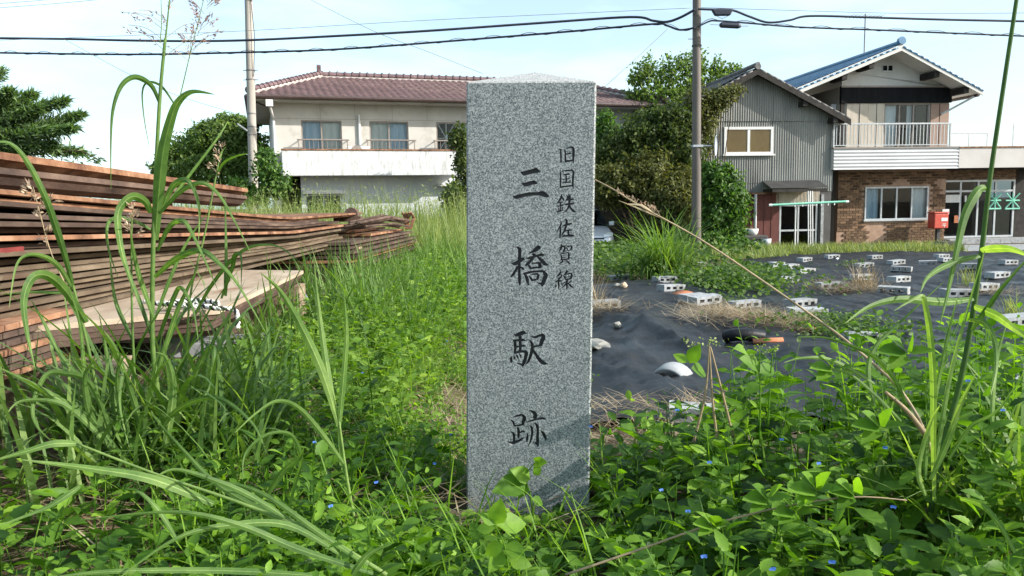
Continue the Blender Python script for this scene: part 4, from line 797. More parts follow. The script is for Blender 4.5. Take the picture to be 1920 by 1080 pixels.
for s in (-1, 1):
    h = MB(); h.add([(s*.40, .02, .60), (s*.70, .07, .63), (s*.76, .30, .72), (s*.62, .22, .75), (s*.42, .1, .68)], [(0, 1, 2, 3, 4)]); h.build('headlight', M['headlight'], car)
    t = MB(); t.tube([(s*.62, .62, .3), (s*.83, .62, .3)], .3, 18); wo = t.build('wheel', M['rubber'], car); MB().tube([(s*.825, .62, .3), (s*.838, .62, .3)], .19, 14).build('rim', M['alu'], wo)
    t = MB(); t.tube([(s*.62, 2.95, .3), (s*.83, 2.95, .3)], .3, 18); wo = t.build('wheel', M['rubber'], car); MB().tube([(s*.825, 2.95, .3), (s*.838, 2.95, .3)], .19, 14).build('rim', M['alu'], wo)
    MB().box(s*.9-.09, s*.9+.09, 1.2, 1.3, .92, 1.06).build('mirror', M['car_paint'], car, bevel=.03)
q = MB(); q.box(-.42, .42, -.025, .02, .55, .585); q.box(-.36, .36, -.035, .02, .47, .5); q.build('grille', M['rubber'], car); MB().box(-.17, .17, -.045, -.02, .33, .43).build('number_plate', M['white_paint'], car)
MB().tube([(-.3, .95, .93), (.25, 1.0, .95)], .012, 5).build('wiper', M['rubber'], car)

# ================================================================ poles and cables
def pole(name, label, pts, Y, r0, r1, m, cat='utility pole'):
    b_ = P(*pts[0], Y); t_ = P(*pts[1], Y); g_ = gz(b_.x, Y); dirv = (t_-b_)/(t_.z-b_.z); base = b_+dirv*(g_-b_.z); top = t_+dirv*3.0
    r = thing(name, label, cat, base); n = 14; L_ = top-base
    MB().tube([L_*(i/n) for i in range(n+1)], [r0+(r1-r0)*i/n for i in range(n+1)], 20).build('shaft', m, r, smooth=True); return r, base, dirv
pL, baseL, dL = pole('concrete_utility_pole', 'slim pale concrete utility pole left of the cream house', [(475, 340), (466, 0)], 25.0, .15, .105, M['concrete_pole'])
def band(root, base, dv, py, px, Y, r, m, h=.05):
    z = P(px, py, Y).z-base.z; MB().tube([dv*(z-h/2), dv*(z+h/2)], r, 20).build('band', m, root)
for py in (132, 149, 213, 238, 253): band(pL, baseL, dL, py, 470, 25, .142, M['wire_grey'], .03)
for py in (132, 150): z = P(470, py, 25).z-baseL.z; MB().tube([dL*z+Vector((-.22, -.02, 0)), dL*z+Vector((.24, -.02, 0))], .012, 5).build('step_bolt', M['wire_grey'], pL)
q = MB(); z = P(460, 245, 25).z-baseL.z; q.tube([dL*z+Vector((-.1, -.12, -.02)), dL*z+Vector((-.4, -.12, .2))], .03, 6); q.build('lamp_arm', M['white_paint'], pL)
q = MB(); z = P(478, 70, 25).z-baseL.z; q.tube([dL*z+Vector((.12, -.1, 1.2)), dL*(z)+Vector((.2, -.12, .0)), dL*(z-1.2)+Vector((.13, -.1, 0))], .012, 5); q.tube([dL*z+Vector((.12, -.1, 1.15)), dL*z+Vector((.3, -.1, 1.2))], .06, 6); q.build('lead_wire', M['cable_black'], pL)
pR, baseR, dR = pole('steel_utility_pole', 'dark brown steel utility pole with a traffic mirror before the shed', [(1305.5, 440), (1306.5, 0)], 22.5, .135, .105, M['steel_pole'])
for py, h in ((428, .06), (409, .03), (86, .04)): band(pR, baseR, dR, py, 1306, 22.5, .136, M['dark_corrugated'], h)
q = MB()
for py, sx_ in ((73, -1), (109, 1), (140, -1), (180, 1)): z = P(1306, py, 22.5).z-baseR.z; q.tube([dR*z, dR*z+Vector((.24*sx_, 0, 0))], .01, 5)
q.build('step_bolts', M['wire_grey'], pR)
z = P(1306, 274, 22.5).z-baseR.z; q = MB(); q.tube([dR*z+Vector((-.16, -.02, -.0)), dR*z+Vector((.42, -.05, 0))], .025, 6); q.box(-.14, .14, -.14, .14, z-.03, z+.03); q.build('mirror_arm', M['galvanised'], pR)
mr = MB(); n = 20; cv = [(0, .0), (.1, .004), (.19, .02), (.2, .035), (.19, .05)]
C0 = dR*z+Vector((.5, -.06, 0)); ax_ = Vector((-.85, .5, .05)).normalized(); s1 = ax_.cross(Vector((0, 0, 1))).normalized(); s2 = s1.cross(ax_)
mr.add([C0+ax_*(-h)+(s1*math.cos(2*math.pi*k/n)*.8+s2*math.sin(2*math.pi*k/n)*1.5)*r for r, h in cv for k in range(n)], [(i*n+k, i*n+(k+1) % n, (i+1)*n+(k+1) % n, (i+1)*n+k) for i in range(len(cv)-1) for k in range(n)]); mr.build('mirror_back', M['galvanised'], pR, smooth=True)
def cable(name, label, pts, Ys, r, m, helix=False, group=None):
    n = len(pts); Y_ = [Ys[0]+(Ys[1]-Ys[0])*i/(n-1) for i in range(n)]; sp_ = spline([P(x, y, yy) for (x, y), yy in zip(pts, Y_)], 8)
    q = MB(); q.tube(sp_, r, 6)
    if helix:
        hp = []; tot = 0
        for a, b in zip(sp_, sp_[1:]):
            k = max(1, int((b-a).length/.12))
            for i in range(k): th = tot*6; tot += (b-a).length/k; hp.append(a.lerp(b, i/k)+Vector((0, math.cos(th), math.sin(th)))*(r+.02)+Vector((0, 0, .015)))
        q.tube(hp, .008, 4)
    o = q.build(name, m, None, True); return tag(o, label, 'cable', group)
cable('power_cable', 'thick upper black cable running left from the steel pole', [(-60, 71), (120, 73), (250, 76), (370, 77), (475, 75), (640, 67), (800, 58), (1000, 44), (1180, 32), (1225, 39), (1250, 41), (1275, 33), (1303, 18)], (24.6, 22.3), .035, M['cable_black'])
cable('power_cable', 'thick lower black cable with spiral wrap running left from the steel pole', [(-60, 98), (240, 102), (465, 98), (640, 92), (870, 75), (1080, 58), (1225, 45), (1250, 48), (1275, 56), (1303, 52)], (24.6, 22.3), .03, M['cable_black'], True)
cable('power_cable', 'upper black cable running right from the steel pole past a splice box', [(1309, 17), (1335, 18), (1372, 19), (1405, 31), (1440, 42), (1480, 38), (1520, 30), (1640, 33), (1780, 37), (1980, 41)], (22.3, 22.3), .03, M['cable_black'])
cable('power_cable', 'lower black cable running right from the steel pole', [(1309, 50), (1330, 40), (1345, 39), (1400, 43), (1500, 51), (1640, 56), (1780, 62), (1980, 70)], (22.3, 22.3), .024, M['cable_black'], True)
for lb, pts in (('thin grey wire slanting down to the monument top', [(560, -12), (700, 58), (800, 96), (905, 138)]), ('thin grey wire crossing just above the thick cables', [(-20, 76), (260, 66), (475, 57), (800, 38), (1100, 24), (1296, 15)]),
                ('thin drop wire slanting down left of the concrete pole', [(118, 72), (240, 138), (330, 178), (440, 212)]), ('faint wire at the top left corner of the sky', [(-20, 16), (100, 7), (220, -4)]),
                ('thin wire slanting down behind the monument right side', [(1252, 54), (1190, 112), (1128, 168)]), ('faint second wire at the top left corner of the sky', [(-20, 8), (60, 2), (140, -5)]), ('thin wire over the right house roof', [(1310, 14), (1500, 20), (1700, 25), (1960, 24)])):
    cable('overhead_wire', lb, pts, (24, 23), .0065, M['wire_grey'])
c = P(1354, 21, 22.3); cl = thing('cable_splice_box', 'dark flared splice box on the upper cable', 'splice box', c); q = MB(); q.prism([(-.3, .05), (.3, .05), (.22, -.12), (-.2, -.12)], 'y', -.07, .07); q.build('housing', M['cable_black'], cl, bevel=.03); q = MB(); q.tube([(-.16, 0, -.12), (0, 0, -.2), (.18, 0, -.12)], .006, 4); q.build('loop_wire', M['wire_grey'], cl)
c = P(1369, 48, 22.2); cl = thing('cable_splice_sleeve', 'dark rounded splice sleeve hanging below the lower cable', 'splice box', c); q = MB(); q.tube([(-.29, 0, .02), (-.24, 0, .02), (.22, 0, -.01), (.29, 0, -.02)], [.04, .075, .075, .04], 10); q.build('sleeve', M['cable_black'], cl); q = MB(); q.tube([(-.29, 0, .02), (-.55, 0, .04)], .006, 4); q.tube([(.29, 0, -.02), (.5, 0, -.02)], .006, 4); q.build('lead', M['wire_grey'], cl)
# ================================================================ stack of rusty steel plates
ORD = ['top', 'second', 'third', 'fourth', 'fifth', 'sixth', 'seventh', 'eighth', 'ninth', 'tenth', 'eleventh', 'twelfth', 'thirteenth', 'fourteenth', 'fifteenth', 'sixteenth', 'seventeenth', 'eighteenth', 'nineteenth', 'twentieth']
def plate(name, xf, wid, y0, y1, zf, th, m, label, group, skew=0, jit=.004):
    """a long flat plate whose right edge runs along xf; zf(y) is its top"""
    n = 16; vs = []; org = Vector((xf-wid/2, (y0+y1)/2, zf((y0+y1)/2)+CZ))
    for i in range(n+1):
        y = y0+(y1-y0)*i/n; dx = skew*(y-y0)+random.uniform(-jit, jit)*.4; z = zf(y)+CZ
        for x, zz in ((xf+dx, z-.002), (xf+dx+.001, z-th+.002), (xf+dx-.003, z-th), (xf-wid, z-th), (xf-wid, z), (xf+dx-.003, z)): vs.append(Vector((x, y, zz))-org)
    fs = [(i*6+k, i*6+(k+1) % 6, (i+1)*6+(k+1) % 6, (i+1)*6+k) for i in range(n) for k in range(6)]+[tuple(range(6)), tuple(n*6+k for k in reversed(range(6)))]
    o = MB().add(vs, fs).build(name, m); o.location = org
    return tag(o, label, 'steel plate', group)
NL = 18; main_edges = []
for i in range(NL):
    zn = .065-.0232*i+random.uniform(-.003, .003); zq = -.05-.0172*i; th = .0172
    xf = -1.5+random.uniform(-.035, .025); sk = random.uniform(-.009, .009)
    m = M['rust_orange'] if i in (0, 1, 6) else (M['rust_brown'] if i < 8 else M['rust_dirty'])
    y1 = [8.2, 7.9, 6.3, 6.5, 7.0, 6.7, 7.3, 6.9, 7.4, 7.1, 7.6, 7.0, 7.4, 7.2, 7.5, 7.0, 7.3, 7.5][i]
    zf = (lambda a, b: (lambda y: a+(b-a)*min(1.25, max(-.2, (y-2.3)/2.5))))(zn, zq)
    if i == 2: zf = (lambda g: (lambda y: g(y)+(.012*max(0, 1-(abs(y-2.2))/1.2))))(zf)
    p = plate('steel_plate', xf, 1.5, 1.15, y1, zf, th, m, 'rusty steel plate, %s from the top of the tall main stack' % ORD[i], 'main stack of rusty plates', sk)
    if i == 8:
        b = MB().box(-.001, .0022, -.55, .5, -.0155, -.001); o = b.build('red_paint_band', M['red_paint'], p); o.location = (xf-p.location.x, 1.9-p.location.y, zf(1.9)+CZ-p.location.z)
# wider dusty plates sticking out below, sunlit on top
for i in range(4):
    z0 = -.352-.019*i; m = M['dusty_plate'] if i == 0 else M['rust_brown']
    q = MB(); pl_ = [(-1.5, 2.35), (-1.02-.012*i, 2.72), (-1.14-.012*i, 4.3), (-2.2, 4.6), (-2.3, 2.4)]
    cxx, cyy = -1.5, 3.5; q.prism([(a-cxx, b-cyy) for a, b in pl_], 'z', -.018, 0); o = q.build('steel_plate', m); o.location = (cxx, cyy, z0+CZ)
    tag(o, ['dusty tan steel plate sticking out of the stack, sunlit on top', 'rusty plate right under the sunlit tan plate', 'third of the plates sticking out towards the grass', 'fourth of the plates sticking out towards the grass', 'fifth of the plates sticking out towards the grass', 'lowest of the plates sticking out towards the grass'][i], 'steel plate', 'plates sticking out of the stack')
for i in range(7):
    z0 = -.325-.0225*i
    o = plate('steel_plate', -1.44+random.uniform(-.015, .015), 1.3, .9, 2.62+random.uniform(-.06, .12), (lambda q: (lambda y: q))(z0), .019, M['rust_brown'] if i % 3 else M['rust_orange'], 'short reddish steel plate at the left edge, %s from the top of the low stack' % ORD[i], 'low stack of reddish plates')
# second stack further back
for i in range(9):
    z0 = -.2-.036*i; xo = [-1.55, -1.5, -1.35, -1.3, -1.32, -1.28, -1.25, -1.3, -1.22][i]; ye = [8.9, 9.2, 9.6, 9.9, 9.7, 10.2, 10.0, 10.4, 10.3][i]
    plate('steel_plate', xo, 1.2, 6.4 if i > 2 else 7.6, ye, (lambda q: (lambda y: q-.01*(y-7)))(z0), .024, M['rust_orange'] if i in (1, 2, 7) else M['rust_brown'], 'rusty plate in the farther stack, %s from its top' % ORD[i], 'farther stack of rusty plates', .02)
# bearers
for k, (y, x0, x1) in enumerate(((1.5, -3, -1.3), (2.5, -3, -1.25), (4.3, -3, -1.15), (6.8, -3, -1.3), (9.0, -2.5, -1.25))):
    g_ = gz(-1.6, y); zt = CZ-.352-.019*3-.0185 if k == 2 else (CZ-.325-.0225*6-.021 if k < 2 else CZ-.05-.0172*17-.018 if k == 3 else CZ-.2-.036*8-.06)
    o = MB().box(x0, x1, -.07, .07, g_-.03-y*0, zt).build('timber_bearer', M['timber'], bevel=.006); o.location.y = y
    tag(o, 'weathered timber bearer under the plates, %s from the camera' % ['nearest', 'second', 'third', 'fourth', 'farthest'][k], 'timber', 'timber bearers under the plates')
# steel sheet piles lying on top
def pile(dz, dx, label, prof):
    q = MB(); A_ = Vector((-1.68+dx, 1.3, .235+dz+CZ)); B_ = Vector((-1.72+dx, 5.2, .118+dz*.9+CZ)); n = 10
    for i in range(n+1):
        c = A_.lerp(B_, i/n)-A_
        for x, z in prof: q.v.append((c.x+x, c.y, c.z+z))
    k = len(prof); q.f += [(i*k+j, i*k+(j+1) % k, (i+1)*k+(j+1) % k, (i+1)*k+j) for i in range(n) for j in range(k)]+[tuple(range(k)), tuple(n*k+j for j in reversed(range(k)))]; q.mi += [0]*(n*k+2)
    o = q.build('sheet_pile', M['rust_orange' if dz == 0 else 'rust_brown']); o.location = A_; return tag(o, label, 'sheet pile', 'sheet piles lying on the stack')
pile(0, 0, 'upper rusty sheet pile with bright orange lip lying on the stack', [(0, .0), (.0, -.024), (-.02, -.03), (-.05, -.045), (-.1, -.046), (-.2, -.02), (-.42, -.02), (-.42, 0)])
pile(-.052, -.01, 'lower dark rusty sheet pile under the upper one', [(.0, .0), (.006, -.022), (-.01, -.03), (-.03, -.055), (-.06, -.07), (-.12, -.07), (-.22, -.03), (-.42, -.03), (-.42, 0)])
o = MB().box(-2.35, -1.9, -.06, .06, .075+CZ, .11+CZ).build('timber_packer', M['timber']); o.location.y = 2.3; tag(o, 'dark timber packer between sheet piles and plates, near end', 'timber', 'packers under the sheet piles')
o = MB().box(-2.35, -1.9, -.06, .06, -.055+CZ, .04+CZ).build('timber_packer', M['timber']); o.location.y = 4.4; tag(o, 'dark timber packer between sheet piles and plates, far end', 'timber', 'packers under the sheet piles')
# rusty machine part and reinforcing bars on the far stack
c = P(660, 408, 7.9); mc = thing('rusty_bracket', 'rusty rounded lifting bracket standing on the far plates', 'bracket', (c.x, 7.9, CZ-.165))
q = MB(); h = .13; q.prism([(-.07, 0), (.07, 0), (.065, h*.7), (.045, h*.95), (.0, h*1.08), (-.045, h*.95), (-.065, h*.7)], 'y', -.05, .05); q.build('plate', M['rust_brown'], mc); q = MB(); q.tube([(0, -.08, h*.6), (0, .08, h*.6)], .02, 8); q.box(-.17, .1, -.07, .07, 0, .05); q.build('pin', M['rust_brown'], mc)
rb = thing('rebar_bundle', 'bundle of dark rusty reinforcing bars beside the far stack', 'rebar', (-1.3, 8.4, CZ-.3)); tag(rb, rb['label'], 'rebar')
for k in range(14):
    a = random.uniform(-.09, .09); b = random.uniform(0, .1); MB().tube([(-.1+a, -1.4+random.uniform(-.2, .2), .1+b*.5), (a, -.2, .09+b), (a+random.uniform(-.03, .06), 1.2+random.uniform(-.2, .2), .02+b)], .011, 5).build('bar', M['rust_brown'], rb)
for k in range(9):
    x = .05+random.uniform(-.05, .05); MB().tube([(x, 1.1, .0), (x+random.uniform(-.05, .05), 1.15, .13), (x+random.uniform(-.06, .04), 1.1, .2)], .012, 5).build('hook', M['rust_orange'], rb)
# black and white rope
rp = thing('striped_rope', 'black and white twisted rope dangling over the plate edge', 'rope', (-1.1, 2.6, CZ-.34))
def rope_path(pts):
    sp_ = spline(pts, 10)
    for k, m in ((0, 'rope_white'), (1, 'rope_black'), (2, 'rope_white')):
        hp = []; tot = 0
        for a, b in zip(sp_, sp_[1:]):
            d = (b-a); kk = max(1, int(d.length/.006)); t = d.normalized(); u = t.cross(Vector((.3, .2, .9))).normalized(); w = t.cross(u)
            for i in range(kk): th = tot*150+k*2.094; tot += d.length/kk; hp.append(a.lerp(b, i/kk)+(u*math.cos(th)+w*math.sin(th))*.0042)
        MB().tube(hp, .0045, 5).build('strand', M[m], rp, True)
rope_path([(-.2, .16, .012), (-.1, .1, .01), (.05, .02, .012), (.12, -.03, .01), (.19, -.03, .0), (.2, -.05, -.06)]); rope_path([(-.12, .14, .01), (.02, .1, .012), (.1, .06, .01), (.05, .0, .012), (-.06, .03, .02), (.0, .12, .02), (.12, .02, .02)])
# pipe and concrete bearer between stack and grass
c = G(665, 596); pp = thing('clay_pipe', 'short rusty ribbed pipe end in the grass beside the stack', 'pipe', (c.x, c.y, c.z+.07)); q = MB(); q.tube([(-.25, .15, 0), (.12, -.07, 0)], .075, 14, caps=False); q.tube([(-.25, .15, 0), (.12, -.07, 0)], .06, 14); q.build('barrel', M['terracotta'], pp)
for k in range(4): p0 = Vector((.12, -.07, 0)).lerp(Vector((-.25, .15, 0)), .06+k*.1); MB().tube([p0, p0+Vector((-.015, .009, 0))], .079, 14).build('rib', M['rust_brown'], pp)
c = G(440, 660); o = MB().box(-.35, .25, -.09, .09, -.06, .075).build('concrete_beam', M['concrete'], bevel=.012); o.location = c; o.rotation_euler.z = .25; tag(o, 'broken pale concrete beam lying in front of the plates', 'concrete beam')
c = G(600, 570); o = MB().box(-.5, .4, -.08, .08, -.05, .08).build('concrete_beam', M['concrete'], bevel=.012); o.location = c; o.rotation_euler.z = .5; tag(o, 'grey concrete beam half buried in grass by the clay pipe', 'concrete beam')

# ================================================================ hollow concrete blocks on the sheet
def block_mesh():
    L_, Dp, T_ = .39, .19, .1; q = MB(); w = .046; sh_ = .03; hx = (L_-4*w)/3
    q.box(-L_/2, L_/2, -Dp/2, Dp/2, 0, sh_); q.box(-L_/2, L_/2, -Dp/2, Dp/2, T_-sh_, T_)
    for k in range(4):
        x = -L_/2+k*(hx+w); q.box(x+.003*(k == 0), x+w-.003*(k == 3), -Dp/2+.0015, Dp/2-.0015, sh_, T_-sh_)
    me = q.mesh('concrete_block', M['concrete']); return me
blk = block_mesh()
BL = [(1258, 547, 26, 'whole block with an orange tile behind its right end'), (1246, 531, 26, 'block behind the whole block at the left weeds'), (1300, 566, 30, 'block tipped on its neighbour right of the orange tile'), (1322, 570, 24, 'block with two clear holes in the middle row'), (1396, 579, 20, 'block behind the dead straw in the middle row'),
 (1130, 580, 12, 'block right beside the monument edge'), (1500, 577, 30, 'big near block crossed by the dry stalk'), (1555, 543, 12, 'block tilted beside the straw heap'), (1475, 531, 20, 'block partly under the creeper patch'), (1508, 514, 24, 'farther block right of the creeper patch'),
 (1480, 506, 30, 'block lying behind, left of three in a row'), (1455, 501, 30, 'block at the top of the creeper patch'), (1508, 492, 35, 'block at the far edge of the sheet below the grass'), (1620, 503, 18, 'far block with three dark holes facing'), (1615, 526, 24, 'block right behind the standing straw'),
 (1675, 552, -38, 'block turned with its plain end to the right, right of the straw'), (1685, 530, 28, 'block with three clear holes left of the tall grass'), (1690, 510, -36, 'block turned away behind the three-hole block'), (1680, 497, 20, 'far block left of the tall grass'), (1740, 498, -25, 'far block just left of the bent grass leaf'),
 (1765, 485, 20, 'farthest block below the post box'), (1772, 492, 25, 'block just in front of the farthest one'), (1890, 497, 18, 'far block at the right margin'), (1870, 522, 22, 'block behind the tall grass stalk'), (1845, 545, 24, 'near block crossed by the tall grass stalk'),
 (1905, 612, 14, 'large block cut by the right margin'), (1612, 640, 8, 'flat block among the near creeper'), (1512, 596, 10, 'block end poking from the creeper at the dry stalk'), (1312, 790, -12, 'near block half hidden behind the foreground weeds'), (1882, 748, 20, 'near block hidden in weeds at the right margin'), (1310, 500, 5, 'pale block at the grass behind the creeper'), (1795, 558, 3, 'block lying flat under the bent leaf'),
 (1160, 527, 15, 'block under the weeds left of the row'), (1560, 486, 15, 'far block at the foot of the dry grass'), (1640, 487, 25, 'far block in front of the brick wall'), (1820, 505, -20, 'far block between the grass stalks')]
for px, py, yaw, lb in BL:
    p = GS(px, py-2); o = link('concrete_block', blk, None, (p.x, p.y, p.z-.004), (random.uniform(-.03, .03), random.uniform(-.05, .05), math.radians(yaw))); s = random.uniform(.82, .89); o.scale = (s, s, s)
    o.scale = Vector(o.scale)*(.72 if px in (1612, 1312) else 1); tag(o, 'hollow concrete block: '+lb, 'concrete block', 'blocks weighing down the sheet')
# broken tiles and stones
def lump(name, px, py, s, m, label, cat, seed=0):
    p = GS(px, py); bm = bmesh.new(); bmesh.ops.create_icosphere(bm, subdivisions=2, radius=1)
    for v in bm.verts:
        k = 1+.35*mnoise.noise(v.co*1.3+Vector((seed, 0, 0))); v.co = Vector((v.co.x*s[0]*k, v.co.y*s[1]*k, v.co.z*s[2]*k))
    me = bpy.data.meshes.new(name); bm.to_mesh(me); bm.free(); me.materials.append(m); o = link(name, me, None, (p.x, p.y, p.z+s[2]*.5), (0, 0, seed)); return tag(o, label, cat)
lump('stone', 1170, 538, (.055, .05, .045), M['pale_stone'], 'pale orange stone on the sheet near the monument', 'stone', 1); lump('stone', 1157, 537, (.06, .05, .03), M['stone'], 'flat grey stone left of the pale orange stone', 'stone', 3)
lump('stone', 1158, 613, (.035, .035, .03), M['stone'], 'small round grey stone on the sheet', 'stone', 2); lump('stone_slab', 1120, 649, (.14, .07, .03), M['stone'], 'flat broken slab at the monument edge', 'slab', 5)
def curved_tile(name, px, py, yaw, w, l, m, label, cat, arc=.9, dz=0):
    p = GS(px, py); q = MB(); n = 10; R = w/2/math.sin(arc)
    for rr in (R, R-.014):
        for y in (-l/2, l/2):
            for i in range(n+1): a = -arc+2*arc*i/n; q.v.append((rr*math.sin(a), y, rr*math.cos(a)-R*math.cos(arc)))
    k = n+1
    for i in range(n): q.f += [(i, i+1, k+i+1, k+i), (2*k+i, 3*k+i, 3*k+i+1, 2*k+i+1), (i, 2*k+i, 2*k+i+1, i+1), (k+i, k+i+1, 3*k+i+1, 3*k+i)]
    q.f += [(0, k, 3*k, 2*k), (n, 2*k+n, 3*k+n, k+n)]; q.mi = [0]*len(q.f)
    o = q.build(name, m, None, True); o.location = (p.x, p.y, p.z+dz); o.rotation_euler = (random.uniform(-.1, .1), random.uniform(-.08, .08), yaw); return tag(o, label, cat)
curved_tile('roof_tile', 1258, 703, -.5, .2, .15, M['grey_tile'], 'grey arched ridge tile lying on the sheet fold', 'roof tile', 1.0)
curved_tile('roof_tile', 1440, 638, 1.3, .17, .2, M['terracotta'], 'terracotta tile fragment weighing a sheet fold', 'roof tile', .35)
curved_tile('roof_tile', 1385, 592, .3, .28, .16, M['terracotta'], 'terracotta tile fragment in the dead straw', 'roof tile', .3)
curved_tile('roof_tile', 1284, 551, .2, .25, .2, M['terracotta'], 'terracotta tile fragment between two blocks', 'roof tile', .4)
curved_tile('roof_tile', 1530, 614, .6, .2, .1, M['terracotta'], 'brown tile fragment beside the near creeper', 'roof tile', .3)
# rolled fold of sheet by the terracotta piece
p = GS(1405, 640); o = MB().tube(spline([(-.16, .05, .03), (-.1, .0, .05), (0, -.01, .05), (.1, .02, .03)], 5), .045, 12).build('sheet_roll', M['weed_sheet'], None, True); o.location = p; tag(o, 'rolled black sheet fold beside the terracotta fragment', 'sheet fold')
for px, py, lb, m_, s in ((1183, 484, 'scrap of white plastic in the weeds by the monument', 'white_plastic', (.09, .05, .04)), (1193, 475, 'small aqua plastic scrap behind the white one', 'aqua_plastic', (.05, .03, .03)), (1570, 492, 'white scrap at the grass edge', 'white_plastic', (.06, .04, .03))):
    c = G(px, py); c.z += .28; o = lump('plastic_scrap', px, py, s, M[m_], lb, 'scrap', 4); o.location = (c.x, c.y, c.z-.2)
# ================================================================ trees, bushes, vines
def cloud(acc, c, rad, n, size, shape='quad', shell=.55, up=.35, droop=.2, rl=(0, 1), lump_=.28):
    """leaves through an uneven ellipsoid"""
    d = rdir(n); sd = random.uniform(0, 50); nz = np.array([mnoise.noise(Vector((float(a)*2.1+sd, float(b)*2.1, float(e)*2.1)))+.6*mnoise.noise(Vector((float(a)*5+sd, float(b)*5, float(e)*5))) for a, b, e in d])
    r = (shell+(1-shell)*rng.random(n)**.6)*(1+lump_*2*nz); p = np.array(c)+d*np.array(rad)*r[:, None]
    nn = nrm(d+np.array([0, 0, up])+rng.normal(size=(n, 3))*.55); tip = rdir(n)-np.array([0, 0, droop]); L = size*rng.uniform(.6, 1.35, n)
    acc.add(leaf_np(p, tip, nn, L, L*rng.uniform(.45, .7, n), shape), np.clip(rng.normal((rl[0]+rl[1])/2, .24*(rl[1]-rl[0]), n), 0, 1))
def limbs(mb, base, tips, r):
    for t in tips:
        m = base.lerp(t, .5)+Vector((random.uniform(-.2, .2), random.uniform(-.2, .2), .1)); mb.tube(spline([base, m, t], 4), [r*(1-.8*i/8) for i in range(9)], 6)
def tree(name, label, base, th, tr, blobs, m, size, cat='tree', group=None, dens=1.0, shape='quad'):
    t = thing(name, label, cat, base, 0, group); q = MB(); top = Vector((0, 0, th)); q.tube(spline([(0, 0, 0), (.06, .03, th*.5), top], 4), [tr*(1-.5*i/8) for i in range(9)], 8)
    limbs(q, top, [Vector(b[0])-base for b in blobs], tr*.45); q.build('trunk', M['bark'], t)
    a = Acc()
    for c, rad, n in blobs: cloud(a, Vector(c)-base, rad, int(n*dens), size, shape)
    a.build('crown', m, t); return t
def pxr(px, Y): return px*Y/FPX
def blobs_px(lst, Y, depth=.8):
    return [(P(x, y, Y+dy), (pxr(rx, Y), pxr((rx+ry)/2, Y)*depth, pxr(ry, Y)), n) for x, y, rx, ry, dy, n in lst]
c = P(415, 330, 36); c.z = gz(c.x, 36)
tree('broadleaf_tree', 'round dark green tree behind the concrete utility pole', c, 3.2, .2, blobs_px([(385, 240, 22, 14, 0, 300), (470, 235, 20, 16, 0, 260), (330, 285, 22, 16, 0, 260), (300, 320, 18, 18, 0, 220), (420, 228, 22, 12, 0, 260), (420, 265, 62, 42, 0, 2600), (370, 285, 50, 40, .5, 1800), (465, 285, 48, 48, .4, 1800), (335, 315, 45, 32, 0, 1200), (405, 320, 70, 40, -.6, 2000), (480, 330, 40, 40, -.4, 1100), (440, 238, 34, 24, 0, 800)], 36), M['leaf_tree'], .17, dens=1.9)
c = P(1280, 260, 33); c.z = gz(c.x, 33)
tree('overgrown_tree', 'feathery tree rising behind the shed roof', c, 4.2, .2, blobs_px([(1192, 148, 16, 14, 0, 160), (1215, 122, 12, 22, 0, 160), (1255, 122, 14, 24, 0, 200), (1312, 112, 14, 22, 0, 180), (1345, 122, 12, 18, 0, 150), (1378, 128, 16, 10, 0, 120), (1185, 175, 14, 10, 0, 100), (1225, 160, 40, 40, 0, 1300), (1275, 150, 42, 38, 0, 1300), (1330, 155, 45, 32, 0, 1300), (1250, 205, 60, 45, -.5, 1800), (1310, 195, 50, 40, -.5, 1400), (1205, 135, 22, 20, 0, 300), (1290, 118, 26, 18, 0, 350), (1360, 140, 26, 18, 0, 350), (1195, 195, 26, 26, 0, 400), (1370, 165, 30, 22, -.4, 450)], 33), M['leaf_tree'], .15, dens=1.0)
# conifer at the left edge: sprays along drooping limbs
cy_ = 17.0; b0 = P(-40, 330, cy_); b0.z = gz(b0.x, cy_); cf = thing('conifer_tree', 'shaggy dark conifer at the left edge behind the sheet piles', 'tree', b0); tk = MB(); tk.tube([(0, 0, 0), (.1, 0, 3), (.2, 0, P(-30, 120, cy_).z-b0.z)], [.16, .12, .05], 8)
a = Acc()
for tip, base_, n in (((152, 215), (-20, 270), 1500), ((155, 285), (-10, 275), 800), ((122, 188), (-20, 230), 1300), ((60, 178), (-30, 230), 1300), ((20, 172), (-30, 210), 900), ((140, 240), (-20, 260), 1300), ((95, 235), (-20, 260), 1500), ((100, 270), (-20, 285), 1200), ((40, 260), (-40, 290), 1500), ((75, 205), (-30, 240), 1500), ((0, 135), (-30, 150), 300), ((185, 300), (120, 285), 90)):
    A_ = P(*base_, cy_); B_ = P(*tip, cy_+random.uniform(-.6, .6)); tk.tube(spline([A_-b0, (A_*.5+B_*.5+Vector((0, 0, .1)))-b0, B_-b0], 4), [.03*(1-.8*i/8) for i in range(9)], 5)
    t = rng.random(n)**.75; ax = np.array(B_-A_); p = np.array(A_-b0)+ax*t[:, None]+rng.normal(size=(n, 3))*np.array([.16, .2, .12])*(1.15-t)[:, None]
    a.add(leaf_np(p, nrm(ax)[None]+rng.normal(size=(n, 3))*.6, rdir(n, .8), .17*rng.uniform(.6, 1.3, n), .035, 'quad'), rng.random(n))
tk.build('trunk', M['bark'], cf); a.build('foliage', M['leaf_conifer'], cf)
